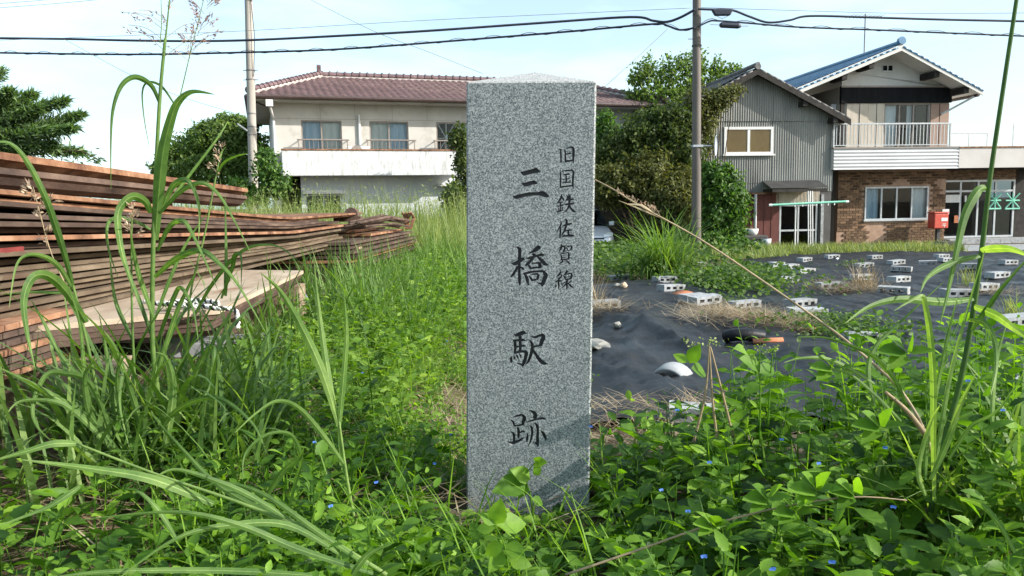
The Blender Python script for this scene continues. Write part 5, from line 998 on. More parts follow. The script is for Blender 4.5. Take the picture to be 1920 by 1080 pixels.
def bush(name, label, lst, Y, m, size, cat='bush', shape='quad', dens=1, stems=True):
    bl = blobs_px(lst, Y); c = Vector((sum(b[0].x for b in bl)/len(bl), Y, 0)); c.z = gz(c.x, Y); t = thing(name, label, cat, c); a = Acc()
    for p, r, n in bl: cloud(a, p-c, r, int(n*dens), size, shape, shell=.45)
    if stems:
        q = MB()
        for p, r, n in bl: q.tube(spline([(random.uniform(-.2, .2), .1, 0), ((p-c)*.5+Vector((0, .1, -.1))), p-c], 4), [.03*(1-.7*i/8) for i in range(9)], 5)
        q.build('stem', M['bark'], t)
    a.build('foliage', m, t); return t
bush('broadleaf_bush', 'glossy bright green bush right of the steel pole', [(1350, 350, 38, 40, 0, 1700), (1375, 385, 28, 40, 0, 1100), (1340, 400, 32, 42, 0, 1300), (1365, 430, 34, 30, 0, 1000), (1330, 325, 18, 20, .2, 350)], 24.0, M['leaf_bright'], .13, dens=2.2)
bush('low_shrub', 'small pale green shrub at the foot of the steel pole', [(1335, 452, 26, 18, 0, 700), (1380, 460, 30, 14, 0, 600), (1415, 464, 20, 10, 0, 350)], 23.2, M['leaf_bright'], .11, dens=1.6)
bush('vine_mass', 'olive brown tangle of vines hanging over the silver car', [(1165, 340, 52, 34, 0, 2400), (1215, 325, 45, 40, 0, 2000), (1245, 365, 42, 40, -.3, 1800), (1150, 372, 40, 18, .4, 1200), (1270, 395, 34, 36, -.4, 1300), (1225, 415, 30, 40, -.4, 1200), (1280, 350, 24, 40, 0, 900), (1285, 435, 26, 26, -.5, 800)], 25.6, M['leaf_olive'], .12, dens=1.9)
bush('ivy_cover', 'dark ivy burying the lean-to left of the shed', [(1150, 290, 42, 40, 0, 1800), (1210, 255, 52, 45, 0, 2400), (1265, 235, 42, 45, -.3, 1900), (1285, 285, 36, 50, -.4, 1700), (1140, 330, 36, 30, 0, 1000), (1235, 300, 50, 40, -.3, 1800), (1180, 315, 45, 30, -.3, 1300)], 26.6, M['leaf_dark'], .12, dens=1.9)
bush('roof_creeper', 'thin olive creeper climbing over the left verge of the shed roof', [(1340, 190, 30, 24, 0, 700), (1320, 220, 28, 34, 0, 900), (1355, 178, 34, 14, 0, 450), (1305, 190, 24, 30, .3, 600), (1330, 260, 14, 34, 0, 260), (1376, 168, 20, 10, 0, 160)], 26.3, M['leaf_olive'], .11, dens=1.5)
bush('ivy_cover', 'dark ivy climbing the right end of the white balcony', [(862, 262, 18, 28, 0, 700), (868, 305, 18, 32, 0, 700), (885, 340, 18, 30, 0, 600), (858, 350, 12, 20, 0, 200)], 27.6, M['leaf_dark'], .12, dens=1.8)
bush('shrub', 'leafy green shrub seen just right of the monument top', [(1135, 235, 20, 30, 0, 600), (1150, 260, 26, 26, 0, 700), (1128, 270, 18, 30, 0, 500)], 28.6, M['leaf_bright'], .13, dens=1.6)
bush('dark_shrub', 'dark shrub against the wall left of the monument', [(850, 375, 22, 30, 0, 700), (865, 430, 20, 45, 0, 800), (845, 455, 14, 20, 0, 300)], 20.0, M['leaf_dark'], .13)
bush('shrub', 'yellow green shrub at the foot of the concrete utility pole', [(500, 310, 26, 36, 0, 700), (520, 345, 24, 26, 0, 500), (455, 350, 26, 18, 0, 400), (480, 370, 30, 18, 0, 500)], 24.0, M['leaf_bright'], .14)

# ================================================================ ground cover and grass (too many to count)
def scatter_xy(n, x0, x1, y0, y1, test=None):
    x = rng.uniform(x0, x1, n); y = rng.uniform(y0, y1, n)
    if test is not None: k = test(x, y); x, y = x[k], y[k]
    return x, y
def no_pillar(x, y): return ~((np.abs(x-.03) < .17) & (y > 1.74) & (y < 2.13))
def vis(x, y, m=.13): return np.abs(x) < y*(.66+m)+.1
def straw(acc, x, y, z, L, w=.0035, flat=.25):
    n = len(x); az = rng.uniform(0, 6.28, n); acc.add(blades_np(np.stack([x, y, z], 1), az, L*rng.uniform(.5, 1.3, n), rng.uniform(1.2, 1.5, n), rng.uniform(-.1, flat, n), w, 2), rng.random(n))
def stuff(o, label, cat): o['kind'] = 'stuff'; o['label'] = label; o['category'] = cat; return o
# prototypes of broad-leaved weeds: opposite leaves up a stem
def weed_leaves(n, x, y, z, h, Lf, shape, acc, pairs=5, spread=.55, rl=.5):
    az = rng.uniform(0, 6.28, n); la = rng.uniform(0, spread, n); ln = np.stack([np.cos(az)*np.sin(la), np.sin(az)*np.sin(la), np.cos(la)], 1); base = np.stack([x, y, z], 1)
    pr = np.clip(rng.normal(rl, .27, n), 0, 1)
    for k in range(pairs):
        t = (k+.8)/pairs; p = base+ln*(h*t)[:, None]; a0 = az+k*1.57+rng.normal(0, .3, n); sz = Lf*(1.15-.55*abs(t-.55))*(1 if k < pairs-1 else .7)
        for s in (0, math.pi):
            aa = a0+s+rng.normal(0, .25, n); el = rng.uniform(-.15, .55, n)+.35*t; d = np.stack([np.cos(aa)*np.cos(el), np.sin(aa)*np.cos(el), np.sin(el)], 1)
            nn = np.stack([-np.cos(aa)*np.sin(el), -np.sin(aa)*np.sin(el), np.cos(el)], 1)+rng.normal(size=(n, 3))*.45; L = sz*rng.uniform(.65, 1.25, n); kk = rng.random(n) < .9
            acc.add(leaf_np((p+d*.006)[kk], d[kk], nn[kk], L[kk], (L*rng.uniform(.4, .58, n))[kk], shape, .25), np.clip(pr+rng.normal(0, .14, n), 0, 1)[kk])
    # stems
    acc.add(blades_np(base, az, h, la, 0, .005, 2), np.clip(pr*.8, 0, 1))
# near right thicket
A1 = Acc()
def rh_(x, y): return lin(x, [.15, .3, .5, .9, 1.6], [.25, .33, .42, .45, .47])*lin(y, [.75, 1.1, 1.6, 2.2, 2.7], [.5, .72, 1.0, 1.0, .65])*np.where((y < 1.84) & (x < .8), .62, lin(x, [.2, .5, .75], [.42, .72, 1.0]))
x, y = scatter_xy(1500, .16, 2.2, .8, 2.75, lambda x, y: vis(x, y) & no_pillar(x, y) & (y < 2.05+.35*np.clip(x-.3, 0, 2)) & ~((x < .42) & (y > 1.9)) & (np.sin(x*9+2*np.sin(y*6))*np.sin(y*8+x*4) < .55))
h = rh_(x, y)*rng.uniform(.55, 1.12, len(x)); k = len(x)//2; weed_leaves(k, x[:k], y[:k], ground(x, y)[:k], h[:k], .056, 'toothed', A1, 6, .5, .45); weed_leaves(len(x)-k, x[k:], y[k:], ground(x, y)[k:], h[k:], .038, 'toothed', A1, 7, .5, .52)
x, y = scatter_xy(300, .2, 2.0, .8, 2.5, lambda x, y: vis(x, y) & no_pillar(x, y)); weed_leaves(len(x), x, y, ground(x, y), rh_(x, y)*rng.uniform(.4, 1.0, len(x)), .08, 'toothed', A1, 4, .6, .36)
stuff(A1.build('weed_thicket', M['leaf_weed']), 'dense leafy weeds filling the right foreground', 'weeds')
# near centre and left
A2 = Acc()
x, y = scatter_xy(700, -.75, .3, .75, 1.85, lambda x, y: vis(x, y) & no_pillar(x, y)); h = np.maximum(.05, (.70-.40*y)*.95)*rng.uniform(.45, 1.0, len(x))*lin(x, [-.75, -.25, -.12, .12, .3], [.9, .9, .6, .6, 1]); k = len(x)//2
weed_leaves(k, x[:k], y[:k], ground(x, y)[:k], h[:k], .05, 'toothed', A2, 4, .6, .5); weed_leaves(len(x)-k, x[k:], y[k:], ground(x, y)[k:], h[k:], .03, 'ovate', A2, 4, .6, .5)
x, y = scatter_xy(620, -1.5, -.2, .9, 2.4, lambda x, y: vis(x, y) & (x > -1.25) & ((x > -.85) | (y < 1.6) | (rng.random(len(x)) < .4))); weed_leaves(len(x), x, y, ground(x, y), rng.uniform(.08, .22, len(x)), .045, 'toothed', A2, 4, .7, .42)
x, y = scatter_xy(700, -.8, .28, 1.0, 2.2, lambda x, y: vis(x, y) & no_pillar(x, y)); n = len(x); A2.add(blades_np(np.stack([x, y, ground(x, y)], 1), rng.uniform(0, 6.28, n), rng.uniform(.08, .25, n), rng.uniform(.1, .9, n), rng.uniform(.1, 1.2, n), .004, 4), rng.uniform(.5, 1, n))
stuff(A2.build('weed_cover', M['leaf_weed']), 'low leafy weeds around the foot of the monument', 'weeds')
# bright ground cover between plates and monument
A3 = Acc()
x, y = scatter_xy(2600, -1.25, .05, 1.9, 4.2, lambda x, y: vis(x, y) & no_pillar(x, y) & ((x > -.95) | (y > 3.0)) & ~((np.abs(x+.18) < .12) & (y > 2.7) & (y < 3.6)) & (np.sin(x*7+np.sin(y*5))*np.sin(y*4+x*3) < .62)); weed_leaves(len(x), x, y, ground(x, y), rng.uniform(.04, .16, len(x)), .028, 'lance', A3, 4, .8, .55)
x, y = scatter_xy(3000, -1.2, .35, 4.0, 9.5, lambda x, y: (x > -1.15+.02*y)); weed_leaves(len(x), x, y, ground(x, y), rng.uniform(.06, .2, len(x)), .038, 'lance', A3, 3, .8, .55)
x, y = scatter_xy(420, -1.05, -.25, 2.3, 4.6, lambda x, y: x < -.3-.05*(y-2.3)); weed_leaves(len(x), x, y, ground(x, y), rng.uniform(.12, .3, len(x)), .045, 'toothed', A3, 5, .5, .5)
x, y = scatter_xy(500, -1.1, -.1, 4.6, 9.5); weed_leaves(len(x), x, y, ground(x, y), rng.uniform(.15, .38, len(x)), .055, 'lance', A3, 5, .5, .45)
stuff(A3.build('ground_cover', M['leaf_ground']), 'bright green ground cover between the rusty plates and the monument', 'weeds')
# creepers round the sheet
A4 = Acc()
def patch(px, py, rx, ry, n, L, h, m=.55):
    c = GS(px, py); k = c.y/FPX; x = c.x+rng.normal(0, rx*k*.5, n); y = c.y+rng.normal(0, ry, n); z = np.array([surf(a, b) for a, b in zip(x, y)])+rng.uniform(.01, h, n)
    A4.add(leaf_np(np.stack([x, y, z], 1), rdir(n)*[1, 1, .4], rdir(n, 1.6), L*rng.uniform(.6, 1.3, n), L*.65, 'ovate', .2), np.clip(rng.normal(m, .2, n), 0, 1))
for a_ in ((1375, 525, 110, .9, 1500, .075, .22), (1340, 535, 60, .45, 500, .07, .12), (1420, 512, 60, 1.0, 500, .08, .15), (1150, 505, 110, 1.6, 1500, .08, .4), (1190, 520, 90, .7, 900, .075, .3), (1560, 618, 130, .35, 700, .04, .1), (1510, 605, 80, .3, 350, .04, .08), (1370, 572, 40, .15, 130, .04, .14), (1490, 565, 25, .1, 50, .04, .1), (1620, 632, 90, .3, 350, .04, .1), (1150, 485, 90, 1.4, 1200, .09, .5), (1600, 500, 30, .2, 70, .06, .1)): patch(*a_)
x, y = scatter_xy(2600, 1.4, 8.5, 14, 25.5, lambda x, y: (x < lin(y, [14, 17, 20, 25.5], [3.4, 4.9, 6.2, 8.2])) & (x > y*.09)); n = len(x); A4.add(leaf_np(np.stack([x, y, ground(x, y)+rng.uniform(.02, .5, n)], 1), rdir(n)*[1, 1, .4], rdir(n, 1.4), .14*rng.uniform(.6, 1.3, n), .085, 'ovate', .2), rng.random(n))
stuff(A4.build('creeper_patches', M['leaf_creeper']), 'green creeper patches along the edge of the black sheet', 'creeper')
# tall pale grass in front of the cream house
A5 = Acc()
def grass_field(acc, n, x0, x1, y0, y1, L0, L1, w, test=None, lean=.25, curl=.9, seg=4, clump=0, rl=(.2, .9)):
    x, y = scatter_xy(n, x0, x1, y0, y1, test)
    if clump:
        k = max(1, len(x)//clump); cxs, cys = x[:k], y[:k]; i = rng.integers(0, k, len(x)); x = cxs[i]+rng.normal(0, .07, len(x)); y = cys[i]+rng.normal(0, .07, len(x))
    m = len(x); acc.add(blades_np(np.stack([x, y, ground(x, y)-.02], 1), rng.uniform(0, 6.28, m), rng.uniform(L0, L1, m), rng.uniform(0, lean, m), rng.uniform(.1, curl, m), w*rng.uniform(.6, 1.3, m), seg), rng.uniform(*rl, m))
grass_field(A5, 9000, -8, -.4, 13, 22, .8, 1.65, .016, lambda x, y: x < -.02*y)
grass_field(A5, 5000, -3, -.3, 9.8, 14, .4, .95, .012, lambda x, y: (x < -.012*y))
grass_field(A5, 2200, -9.5, -6.0, 15, 24, 1.0, 2.0, .016)
n = 5000; x, y = scatter_xy(n, -7.5, -.6, 13, 21); hz = ground(x, y)+rng.uniform(.6, 1.5, len(x)); A5.add(leaf_np(np.stack([x, y, hz], 1), rdir(len(x)), rdir(len(x)), .06, .018, 'quad'), rng.uniform(.5, 1, len(x)))
stuff(A5.build('tall_pale_grass', M['leaf_grass_far']), 'tall pale green grass in front of the cream house', 'grass')
A6 = Acc()
grass_field(A6, 2000, -1.25, .1, 3.6, 9.5, .18, .5, .009, lambda x, y: (x > -1.2) & (x < -.1-.07*(9.5-y)), .6, 1.5, 5, 14, (.15, .8)); grass_field(A6, 420, -.9, -.08, 7.5, 12, .4, .75, .014, None, .4, 1.5, 5, 12, (.2, .9)); grass_field(A6, 2600, -.9, .3, 2.6, 9, .06, .2, .005, no_pillar, .7, 1.2, 3, 0, (.4, 1))
grass_field(A6, 260, -1.2, -.72, 3.0, 5.0, .3, .62, .012, None, .5, 1.3, 5, 14, (.1, .7))
grass_field(A6, 260, -1.25, -.62, 1.75, 2.5, .2, .46, .013, None, .6, 1.4, 6, 10, (.1, .8))
grass_field(A6, 900, -1.22, -.75, 4.4, 10.4, .3, .62, .01, None, .5, 1.4, 5, 10, (.15, .8)); grass_field(A6, 500, -1.3, -.4, 9, 11.5, .35, .7, .011, None, .5, 1.3, 5, 10, (.2, .9))
stuff(A6.build('grass_tufts', M['leaf_grass']), 'green grass tufts along the rusty plates', 'grass')
# dry grass strip in front of the brick house, greener by the pole
A7 = Acc()
grass_field(A7, 9000, 7.6, 16, 22.9, 27.0, .15, .42, .02, lambda x, y: (y > lin(x, [7, 14, 16], [22.4, 23.6, 25])) & (x < 14.9-(27-y)*.35), .5, .9, 3, 0, (.1, 1)); stuff(A7.build('dry_grass_strip', M['leaf_grass_far']), 'yellowish grass strip before the brick house', 'grass')
A8 = Acc(); grass_field(A8, 2500, 4.6, 9, 20, 26, .2, .5, .03, lambda x, y: x < lin(y, [20, 26], [7.2, 9]), .5, 1, 3, 0, (.2, .9)); stuff(A8.build('green_grass_strip', M['leaf_grass_far']), 'green grass at the foot of the steel pole', 'grass')
# dead straw
A9 = Acc()
x, y = scatter_xy(3600, -1.3, .15, 1.6, 4.6, lambda x, y: no_pillar(x, y)); straw(A9, x, y, ground(x, y)+rng.uniform(.005, .04, len(x)), .14)
x, y = scatter_xy(900, .15, 1.0, 2.5, 3.3); straw(A9, x, y, np.array([surf(a, b) for a, b in zip(x, y)])+rng.uniform(.01, .05, len(x)), .16)
x, y = scatter_xy(350, -1.3, -.5, .9, 1.9); straw(A9, x, y, ground(x, y)+rng.uniform(.005, .06, len(x)), .15)
stuff(A9.build('dead_straw_litter', M['leaf_dry']), 'dead straw littering the soil around the monument', 'straw')
def straw_heap(label, lst):
    a = Acc()
    for px, py, rx, ry, n, up in lst:
        c = GS(px, py); k = c.y/FPX; x = c.x+rng.normal(0, rx*k*.45, n); y = c.y+rng.normal(0, ry, n); z = np.array([surf(p, q) for p, q in zip(x, y)])+rng.uniform(.0, .05, n)
        if up: a.add(blades_np(np.stack([x, y, z], 1), rng.uniform(0, 6.28, n), rng.uniform(.15, .42, n), rng.uniform(.1, .9, n), .3, .006, 2), rng.random(n))
        else: straw(a, x, y, z, .3, .005)
    o = a.build('straw_heap', M['leaf_dry']); stuff(o, label, 'straw')
straw_heap('heap of dead straw around the terracotta fragment', [(1380, 592, 120, .35, 900, 0), (1340, 585, 60, .2, 250, 0), (1440, 600, 80, .2, 300, 0)]); straw_heap('windblown heap of dead straw by the farther blocks', [(1590, 545, 80, .3, 700, 0), (1620, 543, 28, .12, 120, 1)])
straw_heap('dead straw caught at the block beside the monument', [(1130, 585, 50, .2, 260, 0), (1118, 575, 16, .1, 50, 1)]); straw_heap('thin straw under the tall grass at right', [(1850, 552, 50, .15, 160, 0), (1500, 620, 60, .15, 160, 0)])

# ================================================================ single grass plants and weeds in the foreground
def hero_leaf(pts, Y, wpx, root, base, m='leaf_grass', tone=.5, twist=.5, name='leaf'):
    Ys = Y if isinstance(Y, (list, tuple)) else (Y, Y); n0 = len(pts); wp = [P(x, y, Ys[0]+(Ys[1]-Ys[0])*i/(n0-1)) for i, (x, y) in enumerate(pts)]; sp_ = spline(wp, 6); n = len(sp_); V, R = [], []
    w = pxr(wpx*.82, Ys[0])*.5; tone = tone*.85
    for i, p in enumerate(sp_):
        t = i/(n-1); tan = (sp_[min(i+1, n-1)]-sp_[max(i-1, 0)]).normalized(); vw = (p-CAM).normalized(); s = tan.cross(vw).normalized(); nn = s.cross(tan); tw = twist*math.sin(t*2.6+len(pts)); s2 = (s*math.cos(tw)+nn*math.sin(tw))
        ww = w*1.12*(min(1, .45+t*2.2))*max(0, 1-t**1.75)+.0004; up_ = nn*(-1)
        tb = tone+.12*math.sin(t*9+wpx)+(.25*max(0, t-.8)*5 if wpx > 9 else 0)
        for c_s, dr in ((1, 0), (.17, -.04), (.07, .42), (-.07, .42), (-.17, -.04), (-1, .03)): V.append(p+s2*ww*c_s+nn*ww*.35*abs(c_s)); R.append(min(1, max(0, tb+dr)))
    V = np.array([tuple(v-base) for v in V]); F = np.array([(6*i+j, 6*i+6+j, 6*i+7+j, 6*i+1+j) for i in range(n-1) for j in range(5)])
    return link(name, np_mesh(name, V, [F], np.array(R), M[m]), root)
def hero_stalk(pts, Y, wpx, root, base, m='leaf_grass', tone=.6, name='stalk', tipw=.5):
    Ys = Y if isinstance(Y, (list, tuple)) else (Y, Y); n0 = len(pts); sp_ = [p-base for p in spline([P(x, y, Ys[0]+(Ys[1]-Ys[0])*i/(n0-1)) for i, (x, y) in enumerate(pts)], 5)]; r = pxr(wpx, Ys[0])*.5; n = len(sp_)
    me = MB().tube(sp_, [r*(1+(tipw-1)*i/(n-1)) for i in range(n)], 7).mesh(name, M[m], True); a = me.attributes.new('rnd', 'FLOAT', 'POINT'); a.data.foreach_set('value', [tone]*len(me.vertices)); return link(name, me, root)
def panicle(pts, Y, root, base, n=26, L=60, m='seed_purple', ang=.9, sz=6):
    """branches and spikelets off a stem given in pixels (from bottom to top)"""
    sp_ = spline([P(x, y, Y) for x, y in pts], 8); q = MB(); a = Acc(); cs, ds = [], []
    for k in range(n):
        t = .1+.9*k/n; i = min(int(t*(len(sp_)-1)), len(sp_)-2); p = sp_[i]; az = random.uniform(0, 6.28); ln = pxr(L, Y)*(1.15-.7*t)*random.uniform(.6, 1.2); d = Vector((math.cos(az)*ang, math.sin(az)*ang*.7, .75)).normalized(); e = p+d*ln+Vector((0, 0, -.12*ln)); mid = p+d*ln*.5+Vector((0, 0, .04*ln)); br = spline([p-base, mid-base, e-base], 4); q.tube(br, .0006, 4, caps=False)
        for j in range(9): u = random.uniform(.4, 1); b = p.lerp(e, u)-base+Vector((random.gauss(0, 1), random.gauss(0, 1), random.gauss(0, 1)))*pxr(2.5, Y); cs.append(tuple(b)); ds.append(tuple(d+Vector((random.gauss(0, .5), random.gauss(0, .5), random.gauss(-.2, .4)))))
    N = len(cs); a.add(leaf_np(np.array(cs), np.array(ds), rdir(N), pxr(sz, Y)*rng.uniform(.7, 1.3, N), pxr(sz*.3, Y), 'quad'), rng.random(N)); o = a.build('panicle', M[m], root)
    me = q.mesh('panicle_branch', M['leaf_dry']); at = me.attributes.new('rnd', 'FLOAT', 'POINT'); at.data.foreach_set('value', [.7]*len(me.vertices)); link('panicle_branch', me, o)
def grass_plant(label, basepx, Y, name='reed_grass'):
    b = P(*basepx, Y); b.z = gz(b.x, Y); return thing(name, label, 'grass', b), b
r, b = grass_plant('tall reed grass with pale seed head in front of the rusty plates', (300, 860), 2.0)
hero_stalk([(305, 890), (298, 760), (286, 640), (287, 480), (292, 330), (300, 180), (310, 72)], 2.0, 11, r, b); hero_stalk([(310, 75), (314, 40), (320, -20), (330, -90)], 2.0, 3.5, r, b, tone=.7)
hero_stalk([(300, 80), (303, 40), (301, -20)], 2.0, 2, r, b, tone=.8); hero_stalk([(335, 192), (345, 150), (358, 95), (372, 40), (385, -15)], 2.02, 2.2, r, b, tone=.7)
for pts, Y, w, tn in (([(300, 195), (285, 162), (262, 146), (243, 147), (225, 165), (212, 205), (208, 260), (208, 355)], (2.0, 1.93), 12, .25), ([(326, 194), (303, 162), (278, 154), (267, 172), (270, 220), (280, 276)], (2.03, 2.08), 5, .2), ([(291, 450), (297, 370), (305, 290), (318, 232), (333, 193), (360, 172), (402, 177)], (2.0, 1.9), 27, .45),
    ([(283, 400), (272, 378), (247, 369), (222, 398), (226, 460), (243, 520), (262, 572)], (2.0, 1.86), 20, .5), ([(283, 430), (240, 410), (205, 415), (202, 460), (222, 522)], (2.02, 1.9), 9, .35), ([(300, 400), (322, 352), (346, 337), (363, 354), (374, 395), (372, 452)], (2.0, 1.9), 13, .4),
    ([(300, 400), (340, 358), (379, 343), (411, 366), (440, 415), (470, 474)], (1.99, 1.85), 10, .45), ([(295, 470), (318, 425), (342, 414), (360, 437), (385, 490), (408, 543)], (1.98, 1.82), 11, .45), ([(300, 400), (355, 329), (407, 260), (428, 226)], (2.0, 2.1), 7, .5), ([(290, 520), (330, 485), (375, 470), (410, 493), (447, 535), (502, 630)], (1.98, 1.75), 14, .4),
    ([(290, 600), (320, 520), (350, 455), (388, 400)], (2.0, 2.05), 9, .35), ([(288, 640), (260, 560), (235, 500), (222, 470)], (2.0, 2.1), 10, .2), ([(290, 600), (262, 520), (250, 470), (244, 430)], (1.98, 1.9), 12, .4), ([(295, 700), (330, 590), (350, 545), (372, 500)], (1.97, 1.9), 12, .4), ([(295, 640), (325, 560), (340, 540), (362, 580), (372, 640)], (1.97, 1.85), 10, .35)): hero_leaf(pts, Y, w, r, b, tone=tn)
panicle([(310, 110), (314, 40), (322, -40)], 2.0, r, b, 16, 110, 'seed_purple', 1.3, 9); panicle([(352, 120), (372, 60), (392, 0)], 2.02, r, b, 22, 60, 'seed_purple', .9, 8)
r, b = grass_plant('broad bladed reed grass with drooping leaves at the left edge', (200, 860), 1.9)
hero_stalk([(225, 890), (190, 770), (165, 650), (137, 535)], 1.9, 9, r, b)
for pts, Y, w, tn in (([(137, 538), (122, 480), (103, 420), (85, 370), (55, 310), (28, 275), (0, 266), (-30, 285)], (1.9, 1.75), 15, .25), ([(135, 540), (112, 502), (85, 482), (52, 478), (30, 500), (17, 577)], (1.9, 1.7), 11, .5), ([(162, 605), (125, 548), (92, 518), (62, 520), (45, 560), (50, 620), (66, 692)], (1.88, 1.65), 24, .4), ([(160, 720), (112, 662), (80, 600), (58, 562)], (1.92, 1.95), 10, .35), ([(135, 540), (118, 548), (60, 548), (0, 552)], (1.9, 1.9), 9, .45), ([(170, 760), (158, 690), (150, 610), (130, 540)], (1.86, 1.8), 10, .4),
    ([(210, 820), (170, 720), (120, 700), (85, 705), (62, 760), (70, 800), (100, 830)], (1.85, 1.7), 14, .35), ([(190, 800), (130, 760), (60, 720), (0, 690)], (1.85, 1.7), 16, .4), ([(215, 850), (160, 790), (110, 755), (40, 752), (10, 780)], (1.83, 1.7), 12, .45), ([(240, 850), (205, 790), (165, 720), (140, 690)], (1.9, 2.0), 12, .3), ([(240, 880), (215, 770), (205, 700), (196, 640), (186, 590)], (1.9, 1.95), 13, .45), ([(225, 850), (185, 800), (165, 765), (160, 700), (185, 672)], (1.85, 1.75), 15, .3)): hero_leaf(pts, Y, w, r, b, tone=tn)
hero_stalk([(150, 590), (98, 480), (75, 400), (62, 350)], 1.92, 3, r, b, m='leaf_dry', tone=.6, tipw=.4); panicle([(90, 470), (75, 400), (62, 352)], 1.92, r, b, 9, 40, 'seed_pale', .9, 15)
r, b = grass_plant('slender reed grass with a loose seed head right of the tall reed', (340, 860), 2.1)
hero_stalk([(345, 880), (350, 700), (356, 560), (383, 443), (403, 341), (413, 290)], 2.1, 5, r, b, tone=.75)
for pts, Y, w, tn in (([(405, 330), (420, 305), (445, 292), (465, 288)], (2.1, 2.0), 6, .4), ([(412, 300), (416, 285), (424, 275)], 2.1, 4, .6), ([(423, 555), (424, 480), (422, 365)], (2.1, 2.15), 9, .2), ([(415, 560), (436, 500), (440, 478), (452, 482), (452, 540)], (2.1, 2.0), 9, .3), ([(360, 600), (400, 530), (455, 470), (515, 460), (560, 490)], (2.12, 2.0), 8, .35), ([(365, 750), (400, 640), (430, 590), (455, 540)], (2.1, 2.2), 9, .4), ([(350, 780), (372, 690), (400, 650), (395, 720), (372, 760)], (2.05, 1.9), 12, .3)): hero_leaf(pts, Y, w, r, b, tone=tn)
panicle([(405, 335), (413, 300), (420, 270)], 2.1, r, b, 8, 18, 'seed_pale', .8, 8)
r, b = grass_plant('short reed grass with a green seed head low in the left clump', (250, 850), 1.95)
hero_stalk([(262, 880), (252, 700), (247, 560), (247, 400)], 1.95, 6, r, b, tone=.6); panicle([(247, 450), (248, 420), (249, 385)], 1.95, r, b, 9, 26, 'seed_pale', .8, 11)
for pts, Y, w, tn in (([(250, 640), (222, 580), (212, 540), (205, 470)], (1.95, 2.0), 10, .35), ([(255, 760), (230, 690), (215, 650), (195, 620)], (1.93, 1.85), 12, .45), ([(262, 880), (235, 800), (222, 740), (222, 690), (240, 660)], (1.9, 1.8), 14, .35), ([(275, 880), (262, 790), (240, 720), (232, 700), (225, 760), (245, 850)], (1.88, 1.75), 13, .4), ([(300, 880), (318, 790), (325, 720), (312, 672), (290, 660)], (1.85, 1.8), 18, .55), ([(270, 870), (320, 780), (400, 745), (470, 790), (500, 850)], (1.85, 1.6), 12, .3)): hero_leaf(pts, Y, w, r, b, tone=tn)
for k, (bx, lb) in enumerate(((150, 'slim reed tuft at the far left, nearest the plates'), (235, 'slim reed tuft left of the tall reed'), (300, 'dense reed tuft at the foot of the tall reed'), (370, 'slim reed tuft right of the tall reed'), (430, 'low reed tuft beside the rope'), (395, 'reed tuft right before the sunlit tan plate'), (480, 'short reed tuft at the right end of the rope'))):
    r, b = grass_plant(lb, (bx, 880), 2.05, 'reed_tuft'); N = 34; a = Acc()
    a.add(blades_np(np.stack([rng.normal(0, .05, N), rng.normal(0, .05, N), np.zeros(N)], 1), rng.uniform(0, 6.28, N), rng.uniform(.28, .62, N)*(1.15 if k == 2 else .75 if k > 4 else .9), rng.uniform(.02, .4, N), rng.uniform(.4, 2.1, N), .014*rng.uniform(.6, 1.4, N), 8), rng.uniform(.1, .75, N)); a.build('blades', M['leaf_grass'], r)
r, b = grass_plant('fresh young reed with three upright leaves in the middle of the weeds', (668, 1000), 1.55)
hero_stalk([(672, 1010), (652, 905), (636, 790)], 1.55, 8, r, b, tone=.9)
for pts, Y, w, tn in (([(636, 800), (605, 700), (565, 612), (525, 545), (488, 511)], (1.55, 1.45), 19, .7), ([(634, 800), (615, 700), (603, 620), (594, 548), (588, 480)], (1.56, 1.62), 14, .75), ([(636, 800), (645, 700), (650, 620), (644, 545)], (1.55, 1.5), 15, .55), ([(645, 870), (605, 815), (560, 765), (520, 752), (480, 775), (440, 812)], (1.54, 1.4), 12, .55), ([(650, 900), (640, 850), (636, 800), (640, 760)], (1.55, 1.55), 9, .8)): hero_leaf(pts, Y, w, r, b, tone=tn)
r, b = grass_plant('bent over reed lying across the bottom left corner', (720, 1075), 1.15)
hero_stalk([(725, 1078), (600, 1002), (500, 962), (420, 932), (290, 888), (145, 832)], (1.15, 1.2), 9, r, b, tone=.85)
for pts, Y, w, tn in (([(145, 832), (100, 832), (50, 846), (-20, 866)], (1.2, 1.15), 18, .6), ([(400, 945), (290, 900), (180, 880), (40, 862)], (1.2, 1.1), 24, .6), ([(640, 1040), (540, 985), (430, 985), (330, 1010), (215, 1090)], (1.15, 1.0), 16, .5), ([(620, 1010), (520, 970), (410, 910), (340, 840), (282, 775)], (1.16, 1.25), 15, .3), ([(560, 985), (470, 930), (400, 900), (330, 880), (290, 895)], (1.17, 1.1), 13, .4), ([(700, 1075), (560, 1030), (450, 985), (330, 960), (150, 975)], (1.12, 1.0), 16, .3), ([(690, 1060), (600, 1000), (500, 930), (420, 905), (360, 920)], (1.14, 1.2), 13, .45), ([(330, 1010), (300, 960), (265, 925), (250, 925)], (1.1, 1.1), 11, .4), ([(600, 1080), (420, 1070), (200, 1072), (60, 1090)], (1.05, 1.0), 16, .6), ([(150, 912), (90, 950), (0, 985)], (1.1, 1.05), 13, .5), ([(540, 960), (555, 900), (565, 860), (545, 815), (500, 815), (460, 850), (455, 900)], (1.2, 1.1), 10, .3), ([(500, 930), (530, 885), (560, 860), (570, 840)], (1.2, 1.15), 16, .4), ([(660, 1078), (690, 1040), (735, 1020)], (1.1, 1.1), 16, .5)): hero_leaf(pts, Y, w, r, b, tone=tn)
r, b = grass_plant('tall reed with a long bare stalk at the right edge', (1760, 930), 1.45)
